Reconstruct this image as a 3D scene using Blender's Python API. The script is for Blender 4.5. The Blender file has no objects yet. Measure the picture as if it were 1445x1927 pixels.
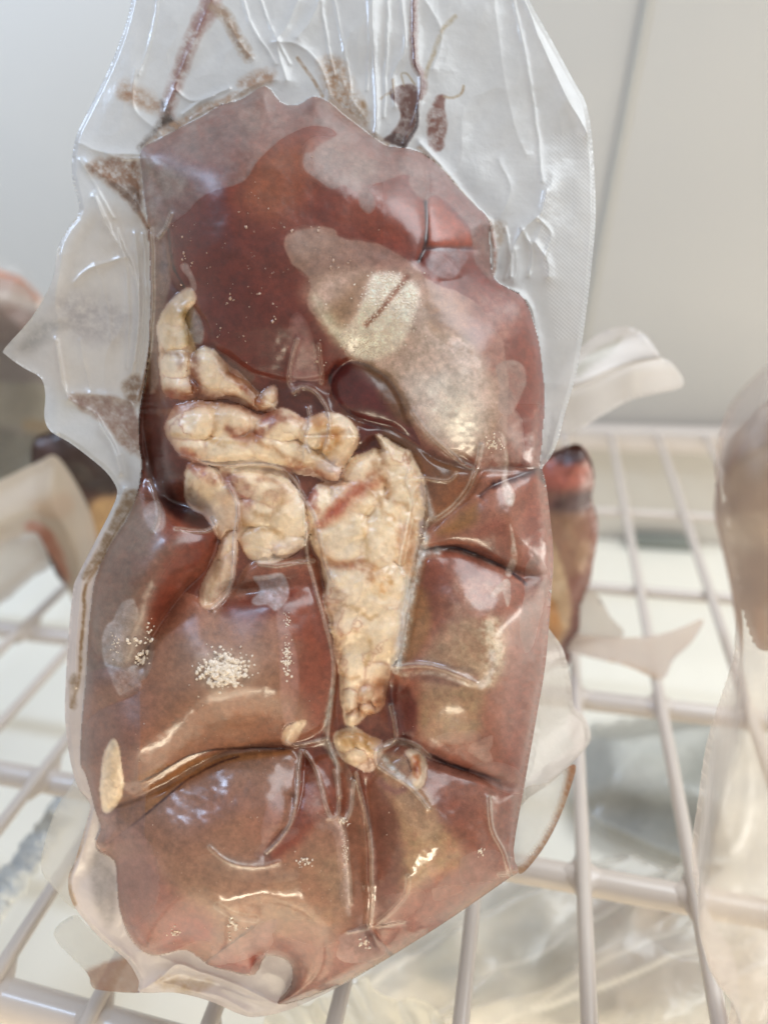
import bpy, bmesh, math, random
import numpy as np
from mathutils import Vector, Matrix

# ------------------------------------------------------------------ camera
SC = bpy.context.scene
COL = SC.collection
F = 1392.0            # focal length in photograph pixels (1445 x 1927)
CU, CV = 722.5, 963.5
CAM_H = 0.235         # lens height above the wire shelf (m)
DIST = 0.210          # lens to the plane of the near pack (m)

def _norm(a):
    a = np.array(a, float)
    return a / np.linalg.norm(a)

_d = _norm((318.0, 743.0, 1392.0))            # shelf wires run this way in the picture (x right, y up, z ahead)
_u = np.array((math.sin(math.radians(3.0)), math.cos(math.radians(3.0)), 0.0))
_u = _norm(_u - _d * (_u @ _d))
_x = np.cross(_u, _d)
_x = _x if _x[0] > 0 else -_x
C2W = np.stack([_x, _d, _u])                  # rows: world X, Y, Z in camera axes
CAM = np.array((0.0, 0.0, CAM_H))

def ray(u, v):
    return C2W @ np.array(((u - CU) / F, -(v - CV) / F, 1.0))

def at(u, v, z):
    """the point seen at photograph pixel (u, v), z metres ahead of the lens"""
    return CAM + ray(u, v) * z

def on_plane(u, v, point, normal):
    r = ray(u, v)
    return CAM + r * (np.dot(np.array(point) - CAM, normal) / np.dot(r, normal))

cam = bpy.data.cameras.new("camera")
cam_ob = bpy.data.objects.new("camera", cam)
COL.objects.link(cam_ob)
SC.camera = cam_ob
right, up, fwd = C2W @ np.array((1, 0, 0)), C2W @ np.array((0, 1, 0)), C2W @ np.array((0, 0, 1))
CM = Matrix(((right[0], up[0], -fwd[0], CAM[0]), (right[1], up[1], -fwd[1], CAM[1]),
             (right[2], up[2], -fwd[2], CAM[2]), (0, 0, 0, 1)))
cam_ob.matrix_world = CM
cam.sensor_fit = 'VERTICAL'
cam.sensor_height = 36.0
cam.sensor_width = 27.0
cam.lens = 36.0 * F / 1927.0
cam.clip_start = 0.01
cam.clip_end = 20.0
cam.dof.use_dof = True
cam.dof.focus_distance = DIST - 0.012
cam.dof.aperture_fstop = 5.6

# ------------------------------------------------------------------ world and lamps
SC.view_settings.view_transform = 'Standard'
SC.view_settings.look = 'None'
SC.view_settings.exposure = 0.0
SC.view_settings.gamma = 1.0
W = bpy.data.worlds.new("World")
SC.world = W
W.use_nodes = True
W.node_tree.nodes['Background'].inputs[0].default_value = (1.0, 0.97, 0.935, 1)
W.node_tree.nodes['Background'].inputs[1].default_value = 0.45
SC.cycles.use_denoising = True
SC.cycles.max_bounces = 10
SC.cycles.transparent_max_bounces = 24
SC.cycles.caustics_reflective = False
SC.cycles.caustics_refractive = False

def lamp(name, pos, target, sx, sy, power, color):
    l = bpy.data.lights.new(name, 'AREA')
    l.shape = 'RECTANGLE'
    l.size, l.size_y, l.energy, l.color = sx, sy, power, color
    o = bpy.data.objects.new(name, l)
    COL.objects.link(o)
    p = Vector(pos)
    o.location = p
    o.rotation_euler = (Vector(target) - p).to_track_quat('-Z', 'Y').to_euler()
    return o

def cpos(x, y, z):
    """camera axes (x right, y up, z ahead) to world"""
    return CAM + C2W @ np.array((x, y, z))

PACK_C = cpos(0, 0, DIST)
lamp("window_light", cpos(0.50, 0.72, -0.06), PACK_C, 0.85, 0.80, 13.0, (0.88, 0.95, 1.0))
lamp("left_wall_fill", (-0.55, 0.12, 0.66), (-0.60, 0.60, 0.35), 0.30, 0.06, 4.6, (0.54, 0.72, 1.0))  # added cool fill that tints the left of the back wall blue
lamp("under_shelf_fill", (-0.03, -0.10, -0.025), (0.0, 0.35, -0.12), 0.16, 0.03, 0.65, (1.0, 0.88, 0.66))  # added warm fill for the ivory floor glow and the low glints

lamp("under_shelf_side_fill", (0.60, 0.36, -0.03), (-0.1, 0.34, -0.10), 0.40, 0.05, 1.6, (1.0, 0.95, 0.86))  # added fill out of view, brightens the floor under the shelf

# ------------------------------------------------------------------ helpers
def srgb(c):
    c = np.asarray(c, float) / 255.0
    return np.where(c <= 0.04045, c / 12.92, ((c + 0.055) / 1.055) ** 2.4)

def empty(name, loc, label=None, cat=None, group=None):
    o = bpy.data.objects.new(name, None)
    o.empty_display_size = 0.02
    COL.objects.link(o)
    o.location = loc
    if label:
        o['label'] = label
    if cat:
        o['category'] = cat
    if group:
        o['group'] = group
    return o

def P(s, n=4, closed=True):
    """'u,v u,v ...' to a Catmull-Rom smoothed outline"""
    p = np.array([[float(a) for a in q.split(',')] for q in s.split()])
    if n <= 1:
        return p
    out = []
    m = len(p)
    for i in range(m if closed else m - 1):
        if closed:
            a, b, c, d = p[i - 1], p[i], p[(i + 1) % m], p[(i + 2) % m]
        else:
            a, b, c, d = p[max(i - 1, 0)], p[i], p[i + 1], p[min(i + 2, m - 1)]
        for k in range(n):
            t = k / n
            out.append(0.5 * (2 * b + (c - a) * t + (2 * a - 5 * b + 4 * c - d) * t * t + (3 * b - a - 3 * c + d) * t ** 3))
    if not closed:
        out.append(p[-1])
    return np.array(out)

_lat = {}
def vnoise(x, y, scale, seed):
    if seed not in _lat:
        _lat[seed] = np.random.RandomState(seed).rand(256, 256) * 2 - 1
    L = _lat[seed]
    x = x / scale + 300.3
    y = y / scale + 300.7
    xi, yi = np.floor(x).astype(int), np.floor(y).astype(int)
    fx, fy = x - xi, y - yi
    fx = fx * fx * (3 - 2 * fx)
    fy = fy * fy * (3 - 2 * fy)
    a, b = L[yi % 256, xi % 256], L[yi % 256, (xi + 1) % 256]
    c, d = L[(yi + 1) % 256, xi % 256], L[(yi + 1) % 256, (xi + 1) % 256]
    return (a * (1 - fx) + b * fx) * (1 - fy) + (c * (1 - fx) + d * fx) * fy

def fbm(x, y, scale, seed, octaves=3, gain=0.5):
    s, amp, t = 0, 1.0, 0
    for o in range(octaves):
        s = s + amp * vnoise(x, y, scale / 2 ** o, seed + o)
        t += amp
        amp *= gain
    return s / t

def seg_dist(x, y, poly, closed):
    d2 = np.full(x.shape, 1e12)
    m = len(poly)
    for i in range(m if closed else m - 1):
        a, b = poly[i], poly[(i + 1) % m]
        ex, ey = b - a
        L = ex * ex + ey * ey + 1e-9
        wx, wy = x - a[0], y - a[1]
        t = np.clip((wx * ex + wy * ey) / L, 0, 1)
        d2 = np.minimum(d2, (wx - t * ex) ** 2 + (wy - t * ey) ** 2)
    return np.sqrt(d2)

def inside(x, y, poly):
    r = np.zeros(x.shape, bool)
    m = len(poly)
    for i in range(m):
        (ax, ay), (bx, by) = poly[i], poly[(i + 1) % m]
        if ay == by:
            continue
        c = (ay > y) != (by > y)
        r ^= c & (x < (bx - ax) * (y - ay) / (by - ay) + ax)
    return r

def smooth01(t):
    t = np.clip(t, 0, 1)
    return t * t * (3 - 2 * t)

def dome(sd, R):
    t = np.clip(sd / R, 0, 1)
    return np.sqrt(np.clip(1 - (1 - t) ** 2, 0, 1))

class Sheet:
    """a relief on a regular grid, written in the pixels the photograph shows it at"""
    def __init__(s, u0, u1, v0, v1, step):
        s.step = step
        s.U, s.V = np.meshgrid(np.arange(u0, u1 + step, step, dtype=float), np.arange(v0, v1 + step, step, dtype=float))
        s.H = np.zeros(s.U.shape)
        s.col = np.zeros(s.U.shape + (3,)) + 128.0
        s.u0, s.v0 = u0, v0

    def window(s, poly, pad):
        lo, hi = poly.min(0) - pad, poly.max(0) + pad
        i0 = max(int((lo[1] - s.v0) / s.step), 0)
        i1 = min(int((hi[1] - s.v0) / s.step) + 2, s.U.shape[0])
        j0 = max(int((lo[0] - s.u0) / s.step), 0)
        j1 = min(int((hi[0] - s.u0) / s.step) + 2, s.U.shape[1])
        return slice(i0, max(i1, i0)), slice(j0, max(j1, j0))

    def coords(s, w, warp, seed=5):
        x, y = s.U[w], s.V[w]
        if warp:
            a = fbm(x, y, 42, 11 + seed, 4, 0.6) * warp
            b = fbm(x, y, 42, 31 + seed, 4, 0.6) * warp
            return x + a, y + b
        return x, y

    def sdf(s, poly, pad=60, warp=0.0, seed=5):
        w = s.window(poly, pad)
        x, y = s.coords(w, warp, seed)
        d = seg_dist(x, y, poly, True)
        return w, np.where(inside(x, y, poly), d, -d)

    def paint(s, poly, color, alpha=1.0, feather=6.0, warp=5.0, tex=0.0, seed=5):
        w, d = s.sdf(poly, feather + 14, warp, seed)
        a = alpha * smooth01(d / max(feather, 0.1) + 0.5)
        if tex:
            a = a * np.clip(1 + tex * fbm(s.U[w], s.V[w], 16, 77 + seed, 4, 0.75) * 1.6, 0, 1.6)
        a = np.clip(a, 0, 1)[..., None]
        s.col[w] = s.col[w] * (1 - a) + np.array(color, float) * a

    def stroke(s, line, color, width, alpha=1.0, warp=2.5, tex=0.0, taper=True):
        w = s.window(line, width * 2 + 8)
        x, y = s.coords(w, warp)
        d = seg_dist(x, y, line, False)
        a = alpha * np.clip(1.25 - d / width, 0, 1)
        if tex:
            a = a * np.clip(1 + tex * fbm(s.U[w], s.V[w], 12, 91, 3, 0.7) * 2, 0, 1.5)
        a = np.clip(a, 0, 1)[..., None]
        s.col[w] = s.col[w] * (1 - a) + np.array(color, float) * a

    def ridge(s, line, height, width, warp=1.5, sharp=1.0):
        w = s.window(line, width * 5)
        x, y = s.coords(w, warp)
        d = seg_dist(x, y, line, False)
        s.H[w] += height * np.exp(-(d / width) ** sharp)

    def bump(s, u, v, ru, rv, height, rot=0.0):
        c, n = math.cos(math.radians(rot)), math.sin(math.radians(rot))
        x, y = s.U - u, s.V - v
        a, b = (x * c + y * n) / ru, (-x * n + y * c) / rv
        s.H += height * np.exp(-(a * a + b * b))

def mesh_object(name, verts, faces, mat, parent=None, attrs=None, smooth=True):
    me = bpy.data.meshes.new(name)
    verts = np.asarray(verts, np.float32)
    faces = np.asarray(faces, np.int32)
    k = faces.shape[1]
    me.vertices.add(len(verts))
    me.vertices.foreach_set('co', verts.ravel())
    me.loops.add(faces.size)
    me.loops.foreach_set('vertex_index', faces.ravel())
    me.polygons.add(len(faces))
    me.polygons.foreach_set('loop_start', np.arange(0, faces.size, k, dtype=np.int32))
    me.polygons.foreach_set('loop_total', np.full(len(faces), k, np.int32))
    me.polygons.foreach_set('use_smooth', np.full(len(faces), smooth))
    me.update(calc_edges=True)
    for an, data in (attrs or {}).items():
        data = np.asarray(data, np.float32)
        if data.ndim == 2:
            a = me.attributes.new(an, 'FLOAT_COLOR', 'POINT')
            rgba = np.ones((len(data), 4), np.float32)
            rgba[:, :3] = data
            a.data.foreach_set('color', rgba.ravel())
        else:
            a = me.attributes.new(an, 'FLOAT', 'POINT')
            a.data.foreach_set('value', data)
    me.materials.append(mat)
    o = bpy.data.objects.new(name, me)
    COL.objects.link(o)
    if parent:
        o.parent = parent
    return o

def grid_faces(mask):
    """quads of the True cells and the vertices they use"""
    n, m = mask.shape
    i, j = np.nonzero(mask)
    w = m + 1
    q = np.stack([i * w + j, (i + 1) * w + j, (i + 1) * w + j + 1, i * w + j + 1], 1)
    used, inv = np.unique(q.ravel(), return_inverse=True)
    return used, inv.reshape(q.shape)

# ------------------------------------------------------------------ materials
def new_mat(name):
    m = bpy.data.materials.new(name)
    m.use_nodes = True
    t = m.node_tree
    b = t.nodes['Principled BSDF']
    return m, t, b

def N(t, kind, **kw):
    n = t.nodes.new(kind)
    for k, v in kw.items():
        setattr(n, k, v)
    return n

def noise_node(t, scale, detail=4.0, rough=0.6, coord='Object'):
    tc = N(t, 'ShaderNodeTexCoord')
    n = N(t, 'ShaderNodeTexNoise')
    n.inputs['Scale'].default_value = scale
    n.inputs['Detail'].default_value = detail
    n.inputs['Roughness'].default_value = rough
    t.links.new(tc.outputs[coord], n.inputs['Vector'])
    return n

def ramp(t, sock, lo, hi, a=0.0, b=1.0):
    m = N(t, 'ShaderNodeMapRange')
    m.inputs[1].default_value, m.inputs[2].default_value = lo, hi
    m.inputs[3].default_value, m.inputs[4].default_value = a, b
    t.links.new(sock, m.inputs[0])
    return m.outputs[0]

def bump(t, sock, strength, dist, prev=None):
    n = N(t, 'ShaderNodeBump')
    n.inputs['Strength'].default_value = strength
    n.inputs['Distance'].default_value = dist
    t.links.new(sock, n.inputs['Height'])
    if prev is not None:
        t.links.new(prev, n.inputs['Normal'])
    return n.outputs[0]

def mix_col(t, a, b, fac, blend='MIX'):
    n = N(t, 'ShaderNodeMix', data_type='RGBA', blend_type=blend)
    for sock, v in ((n.inputs[0], fac), (n.inputs[6], a), (n.inputs[7], b)):
        if hasattr(v, 'is_linked'):
            t.links.new(v, sock)
        elif isinstance(v, (int, float)):
            sock.default_value = v
        else:
            sock.default_value = tuple(v) + (1,)
    return n.outputs[2]

def meat_material(name, grain, mottle, sss, coat_rough, spec=0.25):
    """wet flesh under clinging film: painted pigment, fine grain and a clear coat for the film"""
    m, t, b = new_mat(name)
    at_ = N(t, 'ShaderNodeAttribute', attribute_name='col')
    n1 = noise_node(t, 2600, 3, 0.7)
    n2 = noise_node(t, 330, 5, 0.65)
    g = ramp(t, n1.outputs[0], 0.25, 0.75, 1 - grain, 1 + grain)
    k = ramp(t, n2.outputs[0], 0.3, 0.7, 1 - mottle, 1 + mottle)
    mul = N(t, 'ShaderNodeMath', operation='MULTIPLY')
    t.links.new(g, mul.inputs[0])
    t.links.new(k, mul.inputs[1])
    vm = N(t, 'ShaderNodeVectorMath', operation='SCALE')
    t.links.new(at_.outputs['Color'], vm.inputs[0])
    t.links.new(mul.outputs[0], vm.inputs['Scale'])
    t.links.new(vm.outputs[0], b.inputs['Base Color'])
    b.inputs['Roughness'].default_value = 0.5
    b.inputs['Specular IOR Level'].default_value = spec
    b.inputs['Subsurface Weight'].default_value = sss
    b.inputs['Subsurface Radius'].default_value = (1.0, 0.35, 0.2)
    b.inputs['Subsurface Scale'].default_value = 0.0025
    b.inputs['Coat Weight'].default_value = 1.0
    b.inputs['Coat IOR'].default_value = 1.5
    rt = N(t, 'ShaderNodeAttribute', attribute_name='haze')
    t.links.new(ramp(t, rt.outputs['Fac'], 0, 1, coat_rough, 0.46), b.inputs['Coat Roughness'])
    n3 = noise_node(t, 520, 3, 0.55)
    n4 = noise_node(t, 150, 2, 0.5)
    b1 = bump(t, n3.outputs[0], 0.07, 0.0005)
    b2 = bump(t, n4.outputs[0], 0.05, 0.0014, b1)
    t.links.new(b2, b.inputs['Coat Normal'])
    t.links.new(bump(t, n1.outputs[0], 0.25, 0.0002), b.inputs['Normal'])
    return m

def film_material(name, tint=(0.86, 0.85, 0.85), rough=0.25, default_alpha=0.5, attr=True, transl=0.45, bumps=0.5):
    """milky clear film: part see-through, part scattering, glossy"""
    m, t, b = new_mat(name)
    t.nodes.remove(b)
    out = t.nodes['Material Output']
    tr = N(t, 'ShaderNodeBsdfTransparent')
    pr = N(t, 'ShaderNodeBsdfPrincipled')
    tl = N(t, 'ShaderNodeBsdfTranslucent')
    pr.inputs['Roughness'].default_value = 0.35
    pr.inputs['Coat Weight'].default_value = 1.0
    pr.inputs['Coat Roughness'].default_value = rough
    if attr:
        c = N(t, 'ShaderNodeAttribute', attribute_name='col').outputs['Color']
        t.links.new(c, pr.inputs['Base Color'])
        t.links.new(c, tl.inputs['Color'])
    else:
        pr.inputs['Base Color'].default_value = tuple(tint) + (1,)
        tl.inputs['Color'].default_value = tuple(tint) + (1,)
    n1 = noise_node(t, 170, 3, 0.55)
    n2 = noise_node(t, 900, 3, 0.6)
    nb = bump(t, n2.outputs[0], 0.18 * bumps, 0.0004, bump(t, n1.outputs[0], 0.5 * bumps, 0.002))
    for q in (pr, tl):
        t.links.new(nb, q.inputs['Normal'])
    t.links.new(nb, pr.inputs['Coat Normal'])
    m1 = N(t, 'ShaderNodeMixShader')
    m1.inputs[0].default_value = transl
    t.links.new(pr.outputs[0], m1.inputs[1])
    t.links.new(tl.outputs[0], m1.inputs[2])
    gl = N(t, 'ShaderNodeBsdfGlossy')
    gl.inputs['Roughness'].default_value = rough
    t.links.new(nb, gl.inputs['Normal'])
    fr = N(t, 'ShaderNodeFresnel')
    fr.inputs['IOR'].default_value = 1.5
    t.links.new(nb, fr.inputs['Normal'])
    m0 = N(t, 'ShaderNodeMixShader')
    t.links.new(fr.outputs[0], m0.inputs[0])
    t.links.new(tr.outputs[0], m0.inputs[1])
    t.links.new(gl.outputs[0], m0.inputs[2])
    m2 = N(t, 'ShaderNodeMixShader')
    if attr:
        a = N(t, 'ShaderNodeAttribute', attribute_name='alpha')
        t.links.new(a.outputs['Fac'], m2.inputs[0])
    else:
        m2.inputs[0].default_value = default_alpha
    t.links.new(m0.outputs[0], m2.inputs[1])
    t.links.new(m1.outputs[0], m2.inputs[2])
    t.links.new(m2.outputs[0], out.inputs['Surface'])
    return m

def plain(name, color, rough=0.5, var=0.08, scale=40, bumps=0.0, coat=0.0):
    m, t, b = new_mat(name)
    n = noise_node(t, scale, 4, 0.6)
    c = srgb(color)
    t.links.new(mix_col(t, c * (1 - var), np.minimum(c * (1 + var), 0.95), n.outputs[0]), b.inputs['Base Color'])
    b.inputs['Roughness'].default_value = rough
    b.inputs['Coat Weight'].default_value = coat
    b.inputs['Coat Roughness'].default_value = 0.15
    if bumps:
        t.links.new(bump(t, n.outputs[0], bumps, 0.001), b.inputs['Normal'])
    return m

LIVER = meat_material('liver_flesh', 0.20, 0.16, 0.04, 0.06)
FAT = meat_material('fat_flesh', 0.06, 0.06, 0.12, 0.08)
FILM = film_material('vacuum_film', bumps=0.3)
ICE = plain('ice', (184, 152, 132), 0.35, 0.08, 900, coat=0.4)

ICE_WHITE = plain('frost_white', (226, 210, 192), 0.35, 0.15, 900, coat=0.4)

# ------------------------------------------------------------------ the freezer behind
WALL = plain('wall_liner', (194, 188, 179), 0.45, 0.02, 6)
FLOORM = plain('floor_liner', (234, 230, 218), 0.4, 0.03, 5)
WIRE = plain('wire_coating', (200, 188, 178), 0.35, 0.05, 90, 0.1, coat=0.4)
SEAM = plain('seam_gasket', (176, 172, 164), 0.6, 0.05, 40)
FROST = plain('frost', (196, 198, 196), 0.9, 0.25, 160, 0.6)
DARKSTRIP = plain('grey_strip', (120, 124, 118), 0.5, 0.08, 40)

wall_pt = on_plane(1200, 812, (0, 0, 0.0), (0, 0, 1))
WALL_Y = wall_pt[1] + 0.012
FLOOR_Z = -0.11

def box(name, lo, hi, mat, parent=None, bevel=0.0):
    bm = bmesh.new()
    bmesh.ops.create_cube(bm, size=1)
    for v in bm.verts:
        v.co = Vector([lo[k] + (v.co[k] + 0.5) * (hi[k] - lo[k]) for k in range(3)])
    if bevel:
        bmesh.ops.bevel(bm, geom=bm.edges[:], offset=bevel, segments=3, profile=0.5, affect='EDGES')
    me = bpy.data.meshes.new(name)
    bm.to_mesh(me)
    bm.free()
    me.materials.append(mat)
    for p in me.polygons:
        p.use_smooth = bevel > 0
    o = bpy.data.objects.new(name, me)
    COL.objects.link(o)
    if parent:
        o.parent = parent
    return o

def tube_mesh(name, pts, rad, mat, sides=10):
    pts = [Vector(p) for p in pts]
    rad = rad if hasattr(rad, '__len__') else [rad] * len(pts)
    vs, fs = [], []
    for i, p in enumerate(pts):
        d = (pts[min(i + 1, len(pts) - 1)] - pts[max(i - 1, 0)]).normalized()
        a = d.orthogonal().normalized() if i == 0 else (a - d * a.dot(d)).normalized()
        b = d.cross(a)
        for k in range(sides):
            t = 2 * math.pi * k / sides
            vs.append(p + (a * math.cos(t) + b * math.sin(t)) * rad[i])
    for i in range(len(pts) - 1):
        for k in range(sides):
            fs.append((i * sides + k, i * sides + (k + 1) % sides, (i + 1) * sides + (k + 1) % sides, (i + 1) * sides + k))
    me = bpy.data.meshes.new(name)
    me.from_pydata([tuple(v) for v in vs], [], fs)
    me.materials.append(mat)
    for p in me.polygons:
        p.use_smooth = True
    return me

def tube(name, pts, rad, mat, parent=None, sides=10):
    o = bpy.data.objects.new(name, tube_mesh(name, pts, rad, mat, sides))
    COL.objects.link(o)
    if parent:
        o.parent = parent
    return o

def structure(o):
    o['kind'] = 'structure'
    return o

wall = structure(box('back_wall', (-1.5, WALL_Y, -0.4), (1.5, WALL_Y + 0.03, 1.6), WALL))
s0, s1 = on_plane(1213, 20, (0, WALL_Y, 0), (0, 1, 0)), on_plane(1117, 520, (0, WALL_Y, 0), (0, 1, 0))
e_ = (s1 - s0) / np.linalg.norm(s1 - s0)
q0, q1 = s0 - e_ * 0.6, s1 + e_ * 0.2
tube('wall_seam', [(q0[0], WALL_Y, q0[2]), (q1[0], WALL_Y, q1[2])], 0.0034, SEAM, wall, 12)
structure(box('freezer_floor', (-1.5, -0.6, FLOOR_Z - 0.03), (1.5, WALL_Y - 0.002, FLOOR_Z), FLOORM))

shelf = empty('wire_shelf', (0, 0.2, 0), 'white plastic-coated wire shelf running back to the freezer wall under the packs', 'shelf')
def local(p, o):
    return tuple(np.array(p) - np.array(o.location))
w0 = on_plane(1097, 1640, (0, 0, 0.0), (0, 0, 1))
SP = 0.0368
for k in range(-12, 12):
    x = w0[0] + k * SP
    tube('wire', [local((x, y, 0.0), shelf) for y in (-0.12, 0.1, 0.3, WALL_Y - 0.004)], 0.0026, WIRE, shelf)
RAILS = ((-0.01, 0.0052), (0.0968, 0.0062), (0.180, 0.0050), (0.275, 0.0046), (0.370, 0.0032), (0.465, 0.0030))
def rail_y(y, x):
    return y - 0.07 * (x - 0.05) * max(0.0, 1 - y / 0.55)
for y, rr in RAILS:
    tube('cross_rail', [local((x, rail_y(y, x), -0.0026 - rr * 0.7), shelf) for x in np.linspace(-0.62, 0.62, 9)], rr, WIRE, shelf, 14)
bm = bmesh.new()
bmesh.ops.create_uvsphere(bm, u_segments=16, v_segments=8, radius=1.0)
for v in bm.verts:
    s_ = 1 - 0.45 * abs(math.sin(2 * math.atan2(v.co.y, v.co.x)))
    v.co = Vector((v.co.x * 0.0095 * s_, v.co.y * 0.0125 * s_, v.co.z * 0.0036))
jm = bpy.data.meshes.new('joint')
bm.to_mesh(jm)
bm.free()
jm.materials.append(WIRE)
for q in jm.polygons:
    q.use_smooth = True
for y, rr in RAILS[:4]:
    for k in range(-9, 9):
        x = w0[0] + k * SP
        o = bpy.data.objects.new('joint', jm)
        COL.objects.link(o)
        o.parent = shelf
        o.location = local((x, rail_y(y, x), -0.0036), shelf)
box('rim', local((-0.62, WALL_Y - 0.02, -0.016), shelf), local((0.62, WALL_Y - 0.004, 0.004), shelf), WIRE, shelf, 0.003)
# ------------------------------------------------------------------ the near vacuum pack
PACK = empty('vacuum_pack', (0, 0, 0),
             'large clear vacuum pack of red-brown organ meat with cream fat, standing upright nearest the camera',
             'meat pack', None)
PACK.matrix_world = Matrix.Translation(Vector(CM.to_3x3() @ Vector((0, 0, -DIST)))) @ CM
PXM = DIST / F

def pack_xyz(u, v, h):
    """photograph pixel and height over the pack's middle plane (also in pixels) to the pack's own metres"""
    k = (F - h) / F * PXM
    return np.stack([(u - CU) * k, -(v - CV) * k, h * PXM], -1)

S = Sheet(-20, 1140, -60, 1950, 2)
U, V, H, C = S.U, S.V, S.H, S.col

BAG = P("262,-80 248,0 232,60 205,130 168,205 142,262 136,330 150,395 128,430 108,470 98,530 60,598 10,655 12,668 45,692 78,712 "
        "86,745 84,785 96,812 130,832 170,862 200,888 217,912 221,928 212,955 178,1022 146,1085 138,1110 130,1190 124,1290 "
        "123,1350 130,1415 140,1460 152,1490 170,1512 164,1545 142,1620 129,1653 138,1702 189,1765 238,1806 262,1846 "
        "264,1868 330,1868 395,1884 450,1908 482,1914 545,1900 645,1853 745,1794 850,1727 960,1651 976,1640 966,1600 "
        "986,1480 1010,1345 1026,1250 1036,1130 1041,1050 1036,985 1026,905 1020,882 1036,860 1050,828 1062,780 1085,700 "
        "1101,600 1115,480 1120,400 1116,290 1104,200 1078,150 1040,80 990,-10 960,-80", 3)
MEAT = P("266,283 300,262 340,240 380,220 415,198 455,186 500,162 528,193 560,198 590,182 622,196 660,228 700,256 728,274 768,280 "
         "800,292 832,318 860,350 890,382 918,412 921,450 924,505 934,530 962,545 986,562 1002,600 1014,650 1022,710 1024,770 "
         "1020,830 1016,872 1022,900 1030,950 1038,1020 1040,1050 1034,1130 1025,1250 1008,1350 985,1480 968,1590 975,1638 "
         "958,1651 850,1726 745,1793 640,1852 560,1884 522,1888 548,1852 545,1812 500,1798 478,1834 430,1826 392,1815 352,1788 310,1796 "
         "286,1798 262,1786 238,1752 224,1706 220,1650 214,1618 186,1602 180,1585 190,1560 182,1530 163,1462 152,1432 "
         "156,1360 160,1300 165,1240 170,1160 180,1090 205,1030 240,975 258,930 268,880 262,830 264,770 274,720 282,640 284,540 280,440 274,380 268,330", 3)

SDN = np.full(U.shape, -99.0)
_w, _d = S.sdf(MEAT, 90, 2.0)
SDN[_w] = _d
SDB = np.full(U.shape, -99.0)
_w, _d = S.sdf(BAG, 60, 0.0)
SDB[_w] = _d
in_meat = SDN > 0
in_bag = SDB > 0

# ---- lobes of the organ (order: later ones lie on top)
LOBES = [
    ('meat_lobe', "240,240 420,150 520,120 650,150 800,260 960,400 990,480 1000,560 1060,640 1060,780 1030,880 960,880 900,880 870,862 820,842 780,800 757,752 728,712 690,690 662,682 640,694 622,712 570,722 520,716 474,702 432,672 398,648 386,612 366,585 356,552 330,540 318,500 310,440 300,360"),
    ('meat_lobe', "624,704 650,684 690,688 730,712 757,752 772,800 790,840 740,806 680,790 640,764 626,735"),
    ('meat_lobe', "640,770 680,794 740,810 790,846 830,868 880,880 905,884 880,930 830,975 800,990 796,930 788,890 770,850 735,832 705,826 680,850 660,830"),
    ('meat_lobe', "905,884 960,884 1050,880 1060,1000 1060,1090 990,1080 940,1062 890,1040 850,1032 800,1036 790,1010 830,975 880,930"),
    ('meat_lobe', "800,1040 850,1036 890,1044 940,1066 990,1084 1060,1094 1060,1300 1020,1480 960,1482 900,1460 850,1442 800,1424 766,1396 740,1380 735,1320 745,1260 770,1180 785,1100"),
    ('meat_lobe', "766,1400 800,1428 850,1446 900,1464 960,1486 1020,1484 1000,1660 860,1740 735,1810 700,1755 694,1640 692,1540 690,1480 720,1440 745,1415"),
    ('meat_lobe', "225,930 260,925 302,938 350,955 400,972 412,990 408,1040 385,1075 350,1110 318,1150 290,1196 262,1252 250,1290 140,1290 120,1200 150,1060"),
    ('meat_lobe', "412,1140 436,1110 470,1062 510,1050 560,1050 592,1050 608,1100 626,1180 632,1260 626,1330 606,1372 576,1392 552,1402 500,1406 440,1412 390,1428 330,1462 280,1490 240,1508 200,1520 120,1480 120,1300 250,1290 264,1254 292,1198 320,1152 352,1116"),
    ('meat_lobe', "200,1524 240,1512 282,1494 332,1466 392,1432 440,1416 500,1410 545,1408 560,1420 575,1440 600,1420 640,1420 660,1450 680,1500 690,1600 692,1700 698,1756 730,1812 640,1880 480,1930 200,1900 120,1700 150,1600"),
]
LAB = np.zeros(U.shape, int)
H[:] = 0
H += 92 * dome(SDN, 150)
LOBE_SD = np.full(U.shape, 0.0)
for i, (nm, s) in enumerate(LOBES):
    w, d = S.sdf(P(s), 90, 4.0, 7)
    m = (d > 0) & in_meat[w]
    LAB[w][m] = i + 1
    t = LOBE_SD[w]
    t[m] = np.minimum(d, SDN[w])[m]
    LOBE_SD[w] = t
def blur(a, r, n=3):
    for _ in range(n):
        for ax in (0, 1):
            c = np.cumsum(np.pad(a, [(r + 1, r) if k == ax else (0, 0) for k in (0, 1)], mode='edge'), ax)
            m_ = a.shape[ax]
            hi = np.take(c, np.arange(2 * r + 1, 2 * r + 1 + m_), ax)
            a = (hi - np.take(c, np.arange(0, m_), ax)) / (2 * r + 1)
    return a
wide = blur(LOBE_SD, 9)
near = blur(LOBE_SD, 2)
k_ = smooth01(LOBE_SD / 45)
LOBE_SD = near * (1 - k_) + wide * k_
k_ = smooth01((SDN - 8) / 50)
H = H * (1 - k_) + blur(H, 12) * k_
S.H = H
LOBE_SD = np.maximum(LOBE_SD, np.where(in_meat, 70 * np.exp(-((U - 175) / 75) ** 2 - ((V - 1290) / 50) ** 2), 0))
H += np.where(in_meat, 20 * dome(LOBE_SD, 70) * smooth01(LOBE_SD / 18 + 0.3) + 46 * smooth01(LOBE_SD / 130), 0)
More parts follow.
